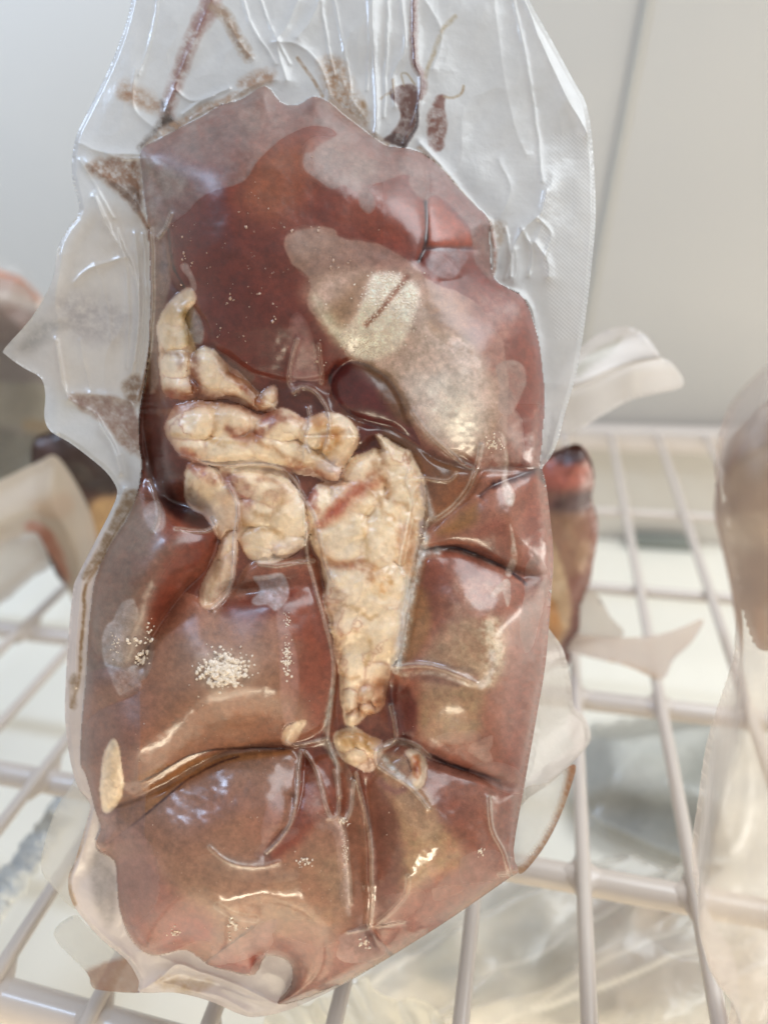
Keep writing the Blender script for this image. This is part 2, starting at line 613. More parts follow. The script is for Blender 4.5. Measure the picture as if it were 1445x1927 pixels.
for (u, v, a, b, h, r) in ((480, 470, 150, 140, 16, 0), (820, 700, 130, 130, 14, 30), (900, 1180, 110, 110, 14, 0),
                           (420, 1290, 130, 110, 22, 0), (430, 1640, 190, 150, 22, 0), (840, 1590, 110, 120, 12, 0),
                           (470, 1712, 120, 60, 12, 10), (270, 1080, 60, 110, 16, 25), (600, 800, 80, 60, 10, 0), (350, 950, 55, 34, -60, 25), (285, 820, 20, 110, -44, 0), (500, 1112, 80, 18, -22, -6), (755, 1335, 36, 50, -22, 0), (600, 1060, 24, 60, -10, 0)):
    S.bump(u, v, a, b, np.where(in_meat, h, 0), r)

# ---- pieces of fat
FATS = [
    ("358,546 332,560 312,585 301,616 304,645 309,664 340,668 361,664 352,622 345,596 364,566", 16),
    ("309,664 358,664 363,690 357,716 368,742 340,748 314,738 309,700", 14),
    ("366,666 384,655 402,664 428,690 446,700 470,728 500,766 470,762 430,748 385,748 364,732 360,694", 17),
    ("484,752 514,728 519,752 512,768 494,768", 12),
    ("317,794 336,768 369,758 411,764 455,768 477,780 494,786 519,775 549,779 577,792 605,780 632,782 660,798 672,822 668,841 652,872 643,908 618,905 591,890 549,886 494,876 438,872 405,872 366,863 341,855 325,833 315,811", 26),
    ("355,876 400,884 428,905 446,930 445,965 434,1002 416,1010 404,985 385,962 356,942", 18),
    ("420,884 470,878 520,884 546,912 568,942 582,975 576,1012 560,1034 528,1050 492,1054 466,1044 452,1016 450,985 452,930 436,905", 22),
    ("438,1000 442,1040 438,1086 424,1120 402,1146 380,1134 386,1100 408,1058 420,1020", 15),
    ("711,822 738,838 764,856 786,890 793,930 790,980 780,1030 776,1080 762,1150 752,1205 736,1256 728,1290 716,1328 690,1344 662,1364 650,1330 646,1290 640,1240 626,1190 612,1130 612,1085 600,1040 586,990 578,950 600,920 640,908 660,872 690,852 716,850", 26),
    ("630,1382 665,1368 690,1384 722,1400 706,1436 690,1452 668,1440 650,1428 634,1410", 14),
    ("764,1412 786,1410 800,1430 800,1462 790,1480 774,1482 766,1466 776,1450 772,1430", 18),
    ("211,1393 222,1416 230,1452 229,1486 222,1507 202,1529 193,1510 191,1449 196,1416", 10),
    ("572,1357 562,1384 546,1400 533,1396 540,1370", 8),
]
FAT0 = 20
FSD = np.zeros(U.shape)
for i, (s, a) in enumerate(FATS):
    w, d = S.sdf(P(s), 40, 11.0 if i == 8 else 6.0, 9)
    d = d + (5.0 if i < 9 else 2.0)
    m = (d > 0) & in_meat[w]
    LAB[w][m] = FAT0 + i
    FSD[w][m] = d[m]
    H[w] += np.where(m, a * 0.30 * smooth01(d / 26), -1.0 * np.exp(np.minimum(d, 0) / 8))
# soft lobules in the fat: overlapping swellings, a furrow where two meet
fat_mask = LAB >= FAT0
fi, fj = np.nonzero(fat_mask)
ux, vx = U[fi, fj], V[fi, fj]
wamp = 13 + 9 * smooth01((ux - 570) / 30) * (vx > 820) * (vx < 1250)
fx = ux + wamp * fbm(ux, vx, 60, 60, 4, 0.55)
fy = vx + wamp * fbm(ux, vx, 60, 64, 4, 0.55)
LOBULES = [(338, 585, 34, 44, 18, 20), (325, 632, 28, 34, 16, 0), (332, 690, 30, 30, 15, 0), (340, 728, 36, 18, 13, 8), (396, 694, 40, 34, 20, 30), (440, 726, 60, 20, 15, 30), (490, 762, 30, 12, 10, 24), (512, 745, 22, 20, 14, 0),
           (368, 800, 60, 34, 22, -14), (360, 836, 56, 26, 20, 14), (432, 796, 36, 38, 21, 0), (430, 846, 70, 24, 19, 4), (525, 806, 50, 30, 21, -10), (520, 848, 80, 26, 20, 10), (590, 812, 34, 34, 20, 0), (640, 830, 36, 46, 23, 0), (622, 884, 40, 24, 18, 20), (570, 866, 40, 18, 17, 10),
           (382, 912, 36, 44, 17, 0), (424, 960, 30, 50, 16, -20), (420, 1010, 22, 40, 14, 0), (410, 1090, 24, 60, 14, 30), (470, 915, 44, 26, 15, 0), (520, 930, 50, 34, 18, 10), (490, 965, 44, 30, 17, 0), (545, 975, 36, 44, 19, 0), (500, 1010, 52, 22, 16, -14), (480, 1036, 34, 18, 14, 0), (545, 1025, 34, 24, 16, 0),
           (735, 850, 30, 40, 16, -20), (756, 915, 40, 60, 19, -10), (700, 880, 50, 34, 15, -20), (650, 960, 84, 36, 14, -42), (604, 955, 30, 40, 14, 0), (636, 1012, 62, 66, 19, 20), (724, 1000, 44, 96, 21, 10), (766, 1000, 16, 70, 13, 8), (690, 1110, 84, 66, 19, 0), (728, 1095, 24, 34, 21, 0), (655, 1165, 46, 60, 17, 10), (716, 1190, 46, 84, 19, 6), (668, 1255, 34, 56, 17, -10), (706, 1270, 34, 44, 18, 0), (692, 1303, 20, 18, 17, 0), (660, 1312, 18, 26, 16, 10), (716, 1306, 16, 18, 16, 0), (696, 1330, 17, 14, 15, 0), (666, 1346, 15, 22, 15, 0),
           (650, 1400, 26, 22, 13, 0), (680, 1396, 20, 20, 13, 0), (704, 1406, 24, 22, 13, 0), (668, 1424, 24, 18, 12, 0), (780, 1448, 20, 40, 14, 0), (211, 1460, 24, 74, 12, 0), (552, 1380, 18, 30, 10, 30)]
t1 = np.full(len(fi), 0.0)
t2 = np.full(len(fi), 0.0)
for (cu, cv, ru, rv, hh, ro) in LOBULES:
    c_, n_ = math.cos(math.radians(ro)), math.sin(math.radians(ro))
    x_, y_ = fx - cu, fy - cv
    q = hh * np.sqrt(np.clip(1 - ((x_ * c_ + y_ * n_) / ru) ** 2 - ((-x_ * n_ + y_ * c_) / rv) ** 2, 0, 1))
    t2 = np.maximum(t2, np.minimum(t1, q))
    t1 = np.maximum(t1, q)
blend = 1.6 + 1.6 * smooth01((ux - 570) / 30) * (vx > 820) * (vx < 1230)
t1 = t1 + 0.5 * blend * np.exp(-(t1 - t2) / blend)
edge_in = smooth01(FSD[fi, fj] / 10)
crease_f = np.maximum(np.exp(-(t1 - t2) / 1.6) * (1 - 0.5 * (blend > 3)), 0.75 * np.exp(-np.abs(fbm(ux * 0.9 + vx * 0.2, vx * 0.8, 44, 76, 4, 0.55)) / 0.035) * smooth01(0.5 + 2 * fbm(ux, vx, 70, 78, 2)))
mid_ = np.exp(-((ux - 695) / 52) ** 2 - ((vx - 1020) / 190) ** 2)
H[fi, fj] += 16 * mid_ * edge_in + (t1 * (0.72 + 0.30 * (ux > 570) * (vx > 820)) + 2.5 * fbm(fx, fy, 26, 69, 3) + 3.0 * fbm(ux, vx, 48, 73, 3) + 0.7 * wamp * (0.25 - np.abs(fbm(ux * 0.9 + vx * 0.2, vx * 0.8, 44, 76, 4, 0.55))) * 0.55) * (0.35 + 0.65 * edge_in)

# ---- creases, cuts and film folds
CREASES = [
    ("798,290 806,340 802,380 803,430 799,470 790,490", 16, 6), ("803,470 840,466 890,470", 10, 6), ("790,492 800,470 830,478 870,520 830,530", 6, 6),
    ("1018,878 990,890 960,900 925,915 905,932", 14, 6), ("800,1034 850,1030 900,1046 950,1068 985,1090", 16, 6),
    ("760,1398 800,1420 850,1440 900,1456 980,1476", 16, 6), ("180,1602 240,1560 300,1512 350,1470 400,1440 460,1420 540,1408", 6, 6),
    ("230,1490 280,1470 350,1425 400,1412 470,1408 540,1408", 5, 6), ("410,1010 385,1075 350,1112 320,1150 292,1192 262,1252", 26, 10),
    ("690,1745 735,1800 745,1810", 12, 6), ("640,694 625,715 620,740", 14, 7), ("550,1500 545,1550 520,1580 498,1606", 14, 6),
    ("575,1410 570,1480 552,1540 500,1604", 12, 8), ("640,1440 668,1500 676,1560", 16, 12), ("690,1480 700,1560 702,1660 696,1740", 20, 14),
    ("640,1270 632,1330 640,1400", 16, 10), ("735,1290 745,1340 760,1390 720,1390", 22, 18), ("755,1300 800,1260 860,1268", 12, 10),
    ("300,870 312,930 330,950", 22, 12), ("288,430 292,560 284,700 270,800 290,900", 22, 9), ("310,440 322,520 345,560", 12, 8),
    ("420,1100 460,1108 500,1100 560,1085 590,1060", 12, 14), ("460,1130 520,1122 560,1100", 8, 8),
]
for s, a, wd in CREASES:
    S.ridge(P(s, 5, False), -a * 0.6, wd * 1.7, 2.0, 1.2)
FOLDS = [   # film drawn up into thin milky ridges over the meat: line, height, width
    ("341,856 366,866 405,875 440,876 490,872 530,880 552,900 568,930 590,965 598,985", 9, 3.5),
    ("578,985 578,1040 590,1090 606,1150 624,1215 628,1260 622,1330 616,1385 624,1415 634,1440 640,1500", 13, 4.0),
    ("430,912 442,935 448,965 444,1000 441,1040 438,1085 424,1122 400,1146", 13, 4.5),
    ("553,738 566,728 590,736 612,762 622,800 616,830 608,852", 11, 4.5), ("580,768 582,800 574,825 584,850", 8, 3.5),
    ("560,640 548,680 545,720 560,735", 7, 5), ("600,650 606,700 604,720", 6, 5),
    ("670,1455 676,1480 690,1540 698,1600 700,1680 696,1742", 15, 4.5), ("666,1470 660,1520 650,1545", 9, 4),
    ("566,1418 560,1470 556,1510 545,1550 525,1580 500,1605", 12, 4.0), ("575,1415 596,1450 612,1510 622,1535", 9, 4.5),
    ("630,1450 636,1490 636,1530 622,1540", 8, 4), ("640,1540 650,1580 656,1640 660,1700", 6, 5),
    ("790,1030 770,1120 756,1200 745,1262", 10, 8), ("796,900 806,960 800,985 793,1020", 8, 6),
    ("772,880 765,905 775,935 770,975 757,1010 752,1060 762,1090 752,1150", 4, 4),
    ("740,1255 800,1252 860,1268 895,1285", 13, 6), ("735,1330 745,1390 712,1412", 9, 5), ("708,1414 712,1440 740,1460 765,1475 790,1500 806,1520", 11, 5),
    ("712,1408 740,1392 780,1400 808,1424", 9, 4.5),
    ("655,1755 690,1748 730,1742 760,1735", 7, 3.5), ("960,1645 945,1600 925,1560 920,1500", 8, 6), ("940,1645 980,1640", 6, 5),
    ("775,775 800,808 835,842 866,868 885,878", 8, 7), ("905,838 895,880 880,920 850,955 820,975", 8, 6), ("790,898 840,905 860,890", 6, 4),
    ("400,975 405,990 380,1000 330,995", 8, 5), ("282,905 296,945 298,980 290,1000", 7, 5),
    ("322,402 312,430 300,445", 8, 5), ("286,430 290,520 288,600 280,680 268,738", 8, 4),
    ("540,1395 555,1402 590,1396 612,1390", 8, 4), ("590,1056 560,1058 520,1064 490,1062", 8, 5), ("600,1000 610,1050 625,1090", 7, 5),
    ("395,1595 420,1616 450,1628 490,1630 525,1622", 5, 7), ("410,1705 440,1722 480,1730", 5, 12), ("768,1650 764,1680 740,1712 700,1745", 6, 7),
]
FOLD = np.zeros(U.shape)
for s, a, wd in FOLDS:
    L = P(s, 5, False)
    S.ridge(L, a, wd * 1.05, 2.0, 1.0)
    w = S.window(L, wd * 3)
    x, y = S.coords(w, 2.0)
    FOLD[w] = np.maximum(FOLD[w], (np.exp(-((seg_dist(x, y, L, False) - 0.6 * wd) / 1.5) ** 2) + 0.45 * np.exp(-(seg_dist(x, y, L, False) / wd) ** 2)) * min(1.0, a / 10))

# slow waves of the film and small dents
H += np.where(in_meat, 7.0 * fbm(U, V, 150, 40, 2) * smooth01(SDN / 40), 0)
H += np.where(in_meat, 1.6 * fbm(U, V, 36, 45, 3) * smooth01(SDN / 12), 0)

# ---- the empty margin of the bag
MARG = in_bag & ~in_meat
mm = smooth01(np.minimum(SDB, 40) / 40)
marg_h = 10 + 8 * fbm(U, V, 120, 50, 2) * mm + 0.5 * fbm(U, V, 28, 53, 2) * mm - 7 * np.abs(fbm(U * 1.2 + V * 0.25, V * 0.7, 130, 55, 3)) * mm
# wing on the left curls away to the rear
marg_h -= 70 * smooth01((112 - U) / 105) * ((V > 420) & (V < 900))
H = np.where(MARG, marg_h + 0.0, H + 8)
S.H = H
for s, a, wd in (
        # left margin
        ("262,400 240,360 195,330 165,305", 12, 7), ("140,262 190,285 250,290 320,285 360,272 410,250", 11, 8), ("180,370 205,430 238,485 258,535 262,600 250,700", 16, 6),
        ("255,440 262,520 264,600 256,680", 9, 5), ("285,420 290,500 286,600 278,690 262,745", 12, 4), ("110,600 105,560 120,480", 7, 8),
        ("142,530 170,505 235,485", 8, 5), ("104,640 112,680 118,720 130,748", 13, 5), ("130,752 175,775 190,800 215,850 228,890", 14, 5),
        ("140,740 200,745 245,758 262,800 285,880 296,930", 14, 7), ("235,920 205,970 180,1022 160,1075 152,1120 146,1200 140,1290", 12, 5),
        ("262,930 210,1010 188,1050 165,1090 160,1180", 8, 4),
        # top
        ("256,130 250,170 255,210 290,240 310,260", 10, 10), ("400,0 365,80 335,150 312,210", 10, 9), ("430,40 455,85 475,110", 6, 7),
        ("400,215 440,180 480,160 520,150", 9, 8), ("560,0 540,50 520,80 540,150", 12, 9), ("560,70 585,40 600,0", 14, 10), ("515,78 560,84 600,120 620,180", 9, 8),
        ("700,0 704,100 708,200 706,250", 12, 5), ("755,0 762,90 740,140 742,200", 9, 6), ("780,-40 778,60 782,120 792,150 784,210 760,270", 14, 6),
        ("800,0 830,60 815,130", 6, 8), ("660,60 640,140 690,230", 7, 12), ("930,0 945,120 965,230 990,290", 9, 22),
        # right
        ("985,-10 1010,60 1040,130 1075,200 1104,250", 18, 9), ("790,270 850,335 900,400 922,424", 9, 5), ("922,424 930,470 926,520", 10, 5),
        ("1028,360 1018,400 985,430 965,470 960,520", 18, 9), ("1005,455 1030,490 1034,520", 14, 7), ("970,470 972,510 966,530", 9, 5),
        ("940,540 975,552 1000,580 1012,640 1018,720", 12, 6), ("1040,330 1032,400 1010,450 1030,520", 7, 14), ("1060,800 1046,840 1024,880", 7, 4),
        # bottom left
        ("160,1520 150,1600 132,1650", 10, 6), ("132,1660 150,1715 200,1768 245,1806 262,1850", 12, 5), ("264,1866 300,1842 335,1815 380,1830 440,1850 520,1890", 12, 6),
        ("330,1812 300,1800 262,1790", 6, 8), ("345,1868 400,1870 460,1900", 10, 10)):
    L = P(s, 5, False)
    w = S.window(L, wd * 5)
    x, y = S.coords(w, 2.0)
    d = seg_dist(x, y, L, False)
    H[w] += np.where(MARG[w], 0.65 * a * np.exp(-(d / (wd * 1.35)) ** 1.0), 0)
    if wd < 10:
        FOLD[w] = np.maximum(FOLD[w], np.where(MARG[w], 0.75 * np.exp(-(d / (wd * 0.6)) ** 2) * min(1.0, a / 12), 0))
for s, a, wd in (("300,-40 292,40 262,140", 5, 2.5), ("450,-40 470,40 520,120", 6, 3), ("480,-40 500,30 545,120", 5, 2.5), ("600,-40 610,40 628,140", 6, 3), ("620,-40 640,50 660,170", 5, 2.5), ("730,-40 728,80 722,220", 7, 3),
                 ("690,-40 696,60 690,170", 5, 2.5), ("960,-20 985,90 1010,240 1020,340", 7, 4), 
                 ("330,170 360,190 400,180", 8, 3), ("345,215 380,190 430,165", 9, 3), ("360,225 400,200 440,190", 7, 2.5), ("205,290 240,300 300,292", 7, 3), ("150,300 180,350 215,410", 6, 3), ("220,430 236,500 244,580 240,690", 7, 3),
                 ("180,500 200,560 210,640", 4, 4), ("150,640 160,690 172,738", 5, 3), ("270,440 276,540 272,640 262,700", 8, 2.5), ("250,720 262,760 258,810", 7, 3), ("230,800 262,850 272,900", 6, 2.5), ("190,800 215,840 232,885", 6, 2.5),
                 ("980,430 1000,470 995,520", 9, 3), ("950,430 960,480 950,525", 7, 3), ("1010,410 1035,440 1025,480", 8, 3), ("940,300 960,360 940,410", 4, 6), ("420,1862 480,1882 540,1890", 6, 4), ("290,1850 340,1856 400,1880", 6, 4)):
    L = P(s, 5, False)
    w = S.window(L, wd * 5)
    x, y = S.coords(w, 3.0)
    d = seg_dist(x, y, L, False)
    H[w] += np.where(MARG[w], 0.5 * a * np.exp(-(d / (wd * 1.2)) ** 1.2), 0)
    FOLD[w] = np.maximum(FOLD[w], np.where(MARG[w], 0.2 * np.exp(-(d / (wd * 0.6)) ** 2), 0))
# keep the join with the meat and the welded rim continuous
H = np.where(MARG, H * smooth01(SDB / 9) + (1 - smooth01(SDB / 9)) * np.where((U < 112) & (V > 420) & (V < 900), H, 4), H)
S.H = H

# ---- pigment of the meat
C[:] = (134, 72, 56)
BASE = {1: (118, 50, 38), 2: (98, 40, 40), 3: (122, 74, 52), 4: (164, 106, 88), 5: (162, 100, 84), 6: (162, 102, 86), 7: (136, 80, 64), 8: (156, 99, 80), 9: (155, 105, 86)}
for k, c in BASE.items():
    C[LAB == k] = c
# right hand band keeps one colour down the edge
S.paint(P("960,520 1000,560 1030,640 1034,780 1030,880 1045,1000 1045,1080 1030,1250 1010,1400 990,1480 960,1650 920,1640 940,1480 960,1300 985,1150 985,1050 978,960 985,880 985,760 970,640 930,560"), (136, 68, 56), 0.75, 50, 6)
S.paint(P("470,300 560,262 600,300 590,360 540,410 480,420 440,400"), (140, 76, 48), 0.8, 70, 8)
S.paint(P("330,420 460,400 560,500 600,620 560,710 470,690 400,640 360,560"), (104, 42, 34), 0.7, 90, 8)
S.paint(P("370,560 470,560 560,640 520,700 430,670"), (112, 56, 52), 0.6, 70, 8)
S.paint(P("660,360 790,380 795,470 760,480 690,440 640,420"), (140, 68, 50), 0.8, 50, 8)
S.paint(P("808,370 850,400 885,440 890,462 840,462 808,460"), (156, 78, 58), 0.9, 12, 4)
# pale, frosted part of the upper lobe, with its soft sheen painted in
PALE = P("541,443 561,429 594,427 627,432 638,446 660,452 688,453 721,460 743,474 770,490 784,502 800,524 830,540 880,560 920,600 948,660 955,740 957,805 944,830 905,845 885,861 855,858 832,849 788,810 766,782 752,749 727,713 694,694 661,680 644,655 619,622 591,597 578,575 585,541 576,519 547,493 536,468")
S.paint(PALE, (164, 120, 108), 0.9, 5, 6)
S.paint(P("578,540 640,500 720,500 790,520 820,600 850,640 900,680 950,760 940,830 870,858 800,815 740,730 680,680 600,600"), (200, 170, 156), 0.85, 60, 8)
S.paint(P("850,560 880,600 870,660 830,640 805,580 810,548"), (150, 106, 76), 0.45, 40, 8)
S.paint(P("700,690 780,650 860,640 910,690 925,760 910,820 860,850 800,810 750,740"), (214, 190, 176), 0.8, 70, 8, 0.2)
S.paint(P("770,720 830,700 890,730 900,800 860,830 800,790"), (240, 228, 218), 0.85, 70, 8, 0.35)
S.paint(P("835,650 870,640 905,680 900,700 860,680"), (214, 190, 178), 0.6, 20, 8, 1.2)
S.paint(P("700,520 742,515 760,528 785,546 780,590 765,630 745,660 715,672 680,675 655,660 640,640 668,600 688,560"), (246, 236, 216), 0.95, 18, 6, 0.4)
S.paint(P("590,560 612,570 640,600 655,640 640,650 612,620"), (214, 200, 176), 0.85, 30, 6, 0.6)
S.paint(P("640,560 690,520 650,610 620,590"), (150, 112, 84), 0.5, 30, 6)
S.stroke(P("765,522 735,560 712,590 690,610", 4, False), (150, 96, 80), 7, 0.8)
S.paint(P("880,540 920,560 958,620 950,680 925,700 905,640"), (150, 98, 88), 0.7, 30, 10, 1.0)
# small dark lobe, strap and neighbours
S.paint(P("690,690 730,712 757,752 772,800 745,790 715,745"), (118, 84, 58), 0.8, 24, 4)
S.paint(P("680,800 740,815 800,850 870,880 830,900 780,870 720,830"), (124, 80, 52), 0.7, 20, 4)
S.paint(P("690,790 720,800 700,850 670,860 660,830"), (96, 40, 40), 0.8, 16, 4)
S.paint(P("840,900 900,900 890,960 850,970 820,985 812,960"), (150, 92, 58), 0.6, 30, 6)
S.paint(P("820,1000 870,960 900,950 890,985 850,1005"), (150, 100, 52), 0.8, 26, 5)
S.paint(P("930,980 960,1000 955,1055 900,1035 900,1000"), (150, 84, 72), 0.6, 20, 8)
S.paint(P("800,1060 850,1045 900,1060 880,1110 830,1170 795,1150 790,1100"), (128, 64, 46), 0.8, 40, 6)
S.paint(P("850,1080 920,1080 960,1120 955,1200 880,1190 840,1150"), (182, 136, 120), 0.7, 60, 8, 0.7)
S.paint(P("810,1210 850,1168 920,1165 947,1175 950,1240 928,1290 900,1300 800,1300 790,1250"), (186, 150, 126), 0.8, 30, 6, 0.3)
S.paint(P("800,1300 900,1296 905,1340 890,1388 800,1394 792,1340"), (176, 144, 114), 0.75, 30, 6, 0.3)
S.paint(P("900,1170 945,1168 950,1230 930,1280 905,1290 912,1220"), (224, 204, 178), 0.55, 24, 6, 1.4)
S.paint(P("775,1120 800,1110 812,1180 780,1240 760,1240"), (160, 116, 70), 0.6, 20, 4)
S.paint(P("735,1290 775,1300 785,1340 775,1390 740,1380 728,1340"), (104, 48, 46), 0.8, 16, 4)
S.paint(P("745,1252 800,1246 862,1262 900,1284 860,1292 800,1284 760,1276"), (140, 92, 84), 0.6, 10, 4)
S.paint(P("730,1500 790,1500 850,1560 870,1630 800,1680 750,1680 735,1600"), (176, 136, 104), 0.8, 50, 8, 0.5)
S.paint(P("780,1500 860,1500 940,1560 930,1640 880,1600 830,1540"), (142, 76, 58), 0.7, 30, 8)
S.paint(P("700,1500 740,1500 760,1640 740,1730 704,1740"), (112, 66, 56), 0.7, 26, 6)
S.paint(P("740,1700 850,1640 950,1640 860,1722 745,1790"), (144, 86, 76), 0.7, 30, 8)
# lower left lobes
S.paint(P("290,1240 350,1170 420,1160 560,1250 600,1330 560,1390 440,1405 330,1450 275,1470 268,1350"), (157, 108, 84), 0.7, 90, 8)
S.paint(P("480,1080 590,1070 625,1180 628,1300 600,1370 560,1300 550,1180"), (142, 74, 56), 0.9, 40, 6)
S.paint(P("420,1130 500,1120 555,1110 545,1150 470,1165 420,1160"), (116, 54, 42), 0.85, 22, 6)
S.paint(P("350,1200 450,1190 560,1210 540,1280 470,1300 380,1310 340,1260"), (160, 118, 98), 0.6, 50, 8)
S.paint(P("368,1262 380,1232 420,1222 470,1236 484,1262 450,1290 410,1304 385,1290"), (204, 184, 168), 0.8, 34, 6, 0.5)
S.paint(P("280,1490 400,1440 540,1416 560,1500 520,1600 640,1560 670,1640 660,1750 520,1760 400,1730 330,1680 285,1600"), (155, 110, 90), 0.7, 90, 8)
S.paint(P("520,1640 640,1600 660,1700 600,1760 500,1750"), (166, 130, 104), 0.5, 60, 8, 0.5)
S.paint(P("230,1480 350,1430 540,1410 540,1418 400,1446 300,1510 240,1550"), (156, 100, 60), 0.85, 8, 4)
S.paint(P("570,1420 640,1430 655,1520 610,1540 560,1590 505,1620 550,1540"), (136, 66, 46), 0.85, 26, 5)
S.paint(P("640,1540 672,1560 690,1640 690,1740 664,1740 655,1640"), (146, 92, 74), 0.8, 14, 5)
S.paint(P("262,1640 330,1680 400,1730 390,1790 290,1790 240,1740"), (150, 84, 70), 0.85, 40, 8)
S.paint(P("330,1730 395,1740 380,1785 300,1790"), (146, 70, 58), 0.7, 20, 8)
S.paint(P("390,1815 470,1760 600,1770 720,1760 730,1800 560,1880 530,1880 546,1812"), (150, 92, 80), 0.8, 30, 8)
S.paint(P("395,1812 470,1790 500,1796 475,1828 430,1822"), (150, 74, 60), 0.9, 10, 6)
S.paint(P("310,985 400,1000 400,1040 340,1110 285,1180 280,1130 305,1060"), (128, 58, 42), 0.8, 30, 6)
S.paint(P("300,930 350,950 410,985 400,1000 330,975"), (58, 20, 16), 0.9, 16, 4)  # this and the next: blood-dark hollows, their shade painted into the colour
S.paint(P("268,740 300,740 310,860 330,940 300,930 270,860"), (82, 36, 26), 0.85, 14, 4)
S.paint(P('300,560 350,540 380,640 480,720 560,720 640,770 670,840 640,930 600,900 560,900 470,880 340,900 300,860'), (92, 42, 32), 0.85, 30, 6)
S.paint(P('700,1428 740,1416 765,1425 790,1470 812,1500 830,1550 800,1580 760,1540 730,1500'), (182, 142, 116), 0.8, 24, 6, 0.4)
S.stroke(P('716,1470 740,1490 760,1486', 4, False), (140, 88, 86), 8, 0.6)
# dark blood lines in the creases, some crease shade painted in with them
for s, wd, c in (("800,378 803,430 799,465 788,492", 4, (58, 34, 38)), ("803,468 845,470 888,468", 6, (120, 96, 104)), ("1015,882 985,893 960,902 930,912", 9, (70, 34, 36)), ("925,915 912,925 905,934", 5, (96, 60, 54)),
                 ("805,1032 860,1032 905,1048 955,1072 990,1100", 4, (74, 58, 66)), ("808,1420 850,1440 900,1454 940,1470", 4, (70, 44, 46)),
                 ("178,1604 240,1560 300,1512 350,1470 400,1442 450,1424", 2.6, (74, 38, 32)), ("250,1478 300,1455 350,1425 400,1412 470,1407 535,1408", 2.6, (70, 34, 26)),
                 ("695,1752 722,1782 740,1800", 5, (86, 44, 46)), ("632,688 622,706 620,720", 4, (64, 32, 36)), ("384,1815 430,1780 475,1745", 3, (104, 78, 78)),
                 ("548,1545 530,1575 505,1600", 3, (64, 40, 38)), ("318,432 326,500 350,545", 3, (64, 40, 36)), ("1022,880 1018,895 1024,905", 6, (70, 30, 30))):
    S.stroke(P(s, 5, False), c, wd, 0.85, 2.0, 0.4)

S.stroke(P('278,420 288,470 290,540 288,600 280,680 270,735', 5, False), (132, 86, 50), 5.5, 0.95, 2.0, 0.2)
S.paint(P('284,430 312,440 322,520 300,620 300,720 285,740 280,690 290,600 292,500'), (146, 118, 104), 0.75, 8, 4)
# ---- film that has lifted off: mauve-grey cloudy patches
HAZE = np.zeros(U.shape)
def haze(s, color=(150, 122, 116), alpha=0.72, feather=4, warp=7, tex=0.12, sm=4):
    feather = feather * 1.4 + 1
    tex = max(tex, 0.3)
    alpha = alpha * 0.92
    p = P(s, sm)
    S.paint(p, color, alpha, feather, warp, tex, 21)
    w, d = S.sdf(p, feather + 14, warp, 21)
    HAZE[w] = np.maximum(HAZE[w], smooth01(d / max(feather, 0.1) + 0.5))
haze("250,290 300,230 420,150 520,120 620,150 730,240 800,260 930,400 930,520 899,500 891,474 888,454 880,427 855,394 826,371 813,371 806,376 799,377 782,366 768,346 768,330 752,330 735,338 713,346 691,352 702,366 706,388 694,404 676,388 674,366 660,357 644,349 627,356 605,346 588,330 572,319 572,291 588,285 605,272 622,263 634,254 622,241 588,236 561,244 519,269 486,302 464,335 440,348 400,358 372,375 355,395 330,415 318,425 300,430", (138, 108, 104), 0.86, 3, 4)
haze("260,300 300,300 340,335 352,345 335,372 305,380 312,430 290,440 262,380", (170, 156, 152), 0.7, 16, 6)
haze("300,290 380,250 450,220 470,250 400,290 330,300", (120, 92, 90), 0.5, 26, 6)
haze("452,205 490,200 500,225 482,250 458,240", (162, 134, 128), 0.4, 6, 6)
haze("580,270 640,265 700,300 700,345 640,352 600,340 575,310", (142, 112, 104), 0.5, 20, 6, 0.5)
haze("545,440 600,428 640,446 690,455 745,476 770,495 720,500 640,500 590,520 556,496", (152, 116, 106), 0.75, 14, 6)
haze("800,486 830,474 878,476 870,500 850,524 815,515", (138, 112, 118), 0.85, 4, 3)
haze("910,560 940,545 985,575 975,620 940,600", (160, 118, 112), 0.5, 20, 10, 1.0)
haze("932,690 957,677 983,688 990,716 976,752 958,780 936,770 940,730", (156, 128, 122), 0.75, 3, 5)
haze("940,790 958,770 982,790 984,860 972,880 950,890 930,850", (166, 132, 122), 0.6, 6, 6)
haze("900,850 925,820 945,820 950,890 905,885", (186, 156, 150), 0.7, 8, 8, 0.6)
haze("944,815 955,840 957,900 966,930 963,950 950,945 945,915 949,870", (206, 184, 174), 0.85, 4, 6, 0.4)
haze("960,985 968,1010 974,1050 962,1085 952,1076 962,1040", (204, 178, 168), 0.75, 4, 6, 1.0)
haze("923,1118 940,1098 957,1092 960,1130 954,1142 946,1112 932,1124", (204, 180, 168), 0.8, 3, 5, 0.5)
haze("990,1065 1007,1046 1020,1056 1032,1092 1024,1130 1010,1180 1000,1214 985,1225 978,1180 985,1120", (156, 124, 118), 0.75, 4, 5)
haze("884,1412 896,1396 925,1384 926,1404 922,1416 926,1428 910,1432", (184, 148, 142), 0.75, 4, 8)
haze("884,1448 915,1434 960,1440 985,1462 984,1490 940,1486 905,1462", (160, 122, 120), 0.65, 6, 4)
haze("820,1385 890,1376 900,1392 850,1400", (170, 128, 120), 0.5, 8, 6)
haze("880,1610 930,1600 958,1640 940,1655 870,1660 866,1630", (172, 128, 126), 0.6, 8, 6)
haze("700,1700 770,1680 800,1680 780,1720 720,1740", (160, 118, 112), 0.5, 16, 10, 0.6)
haze("815,1670 865,1665 870,1678 820,1690", (180, 140, 134), 0.55, 5, 9)
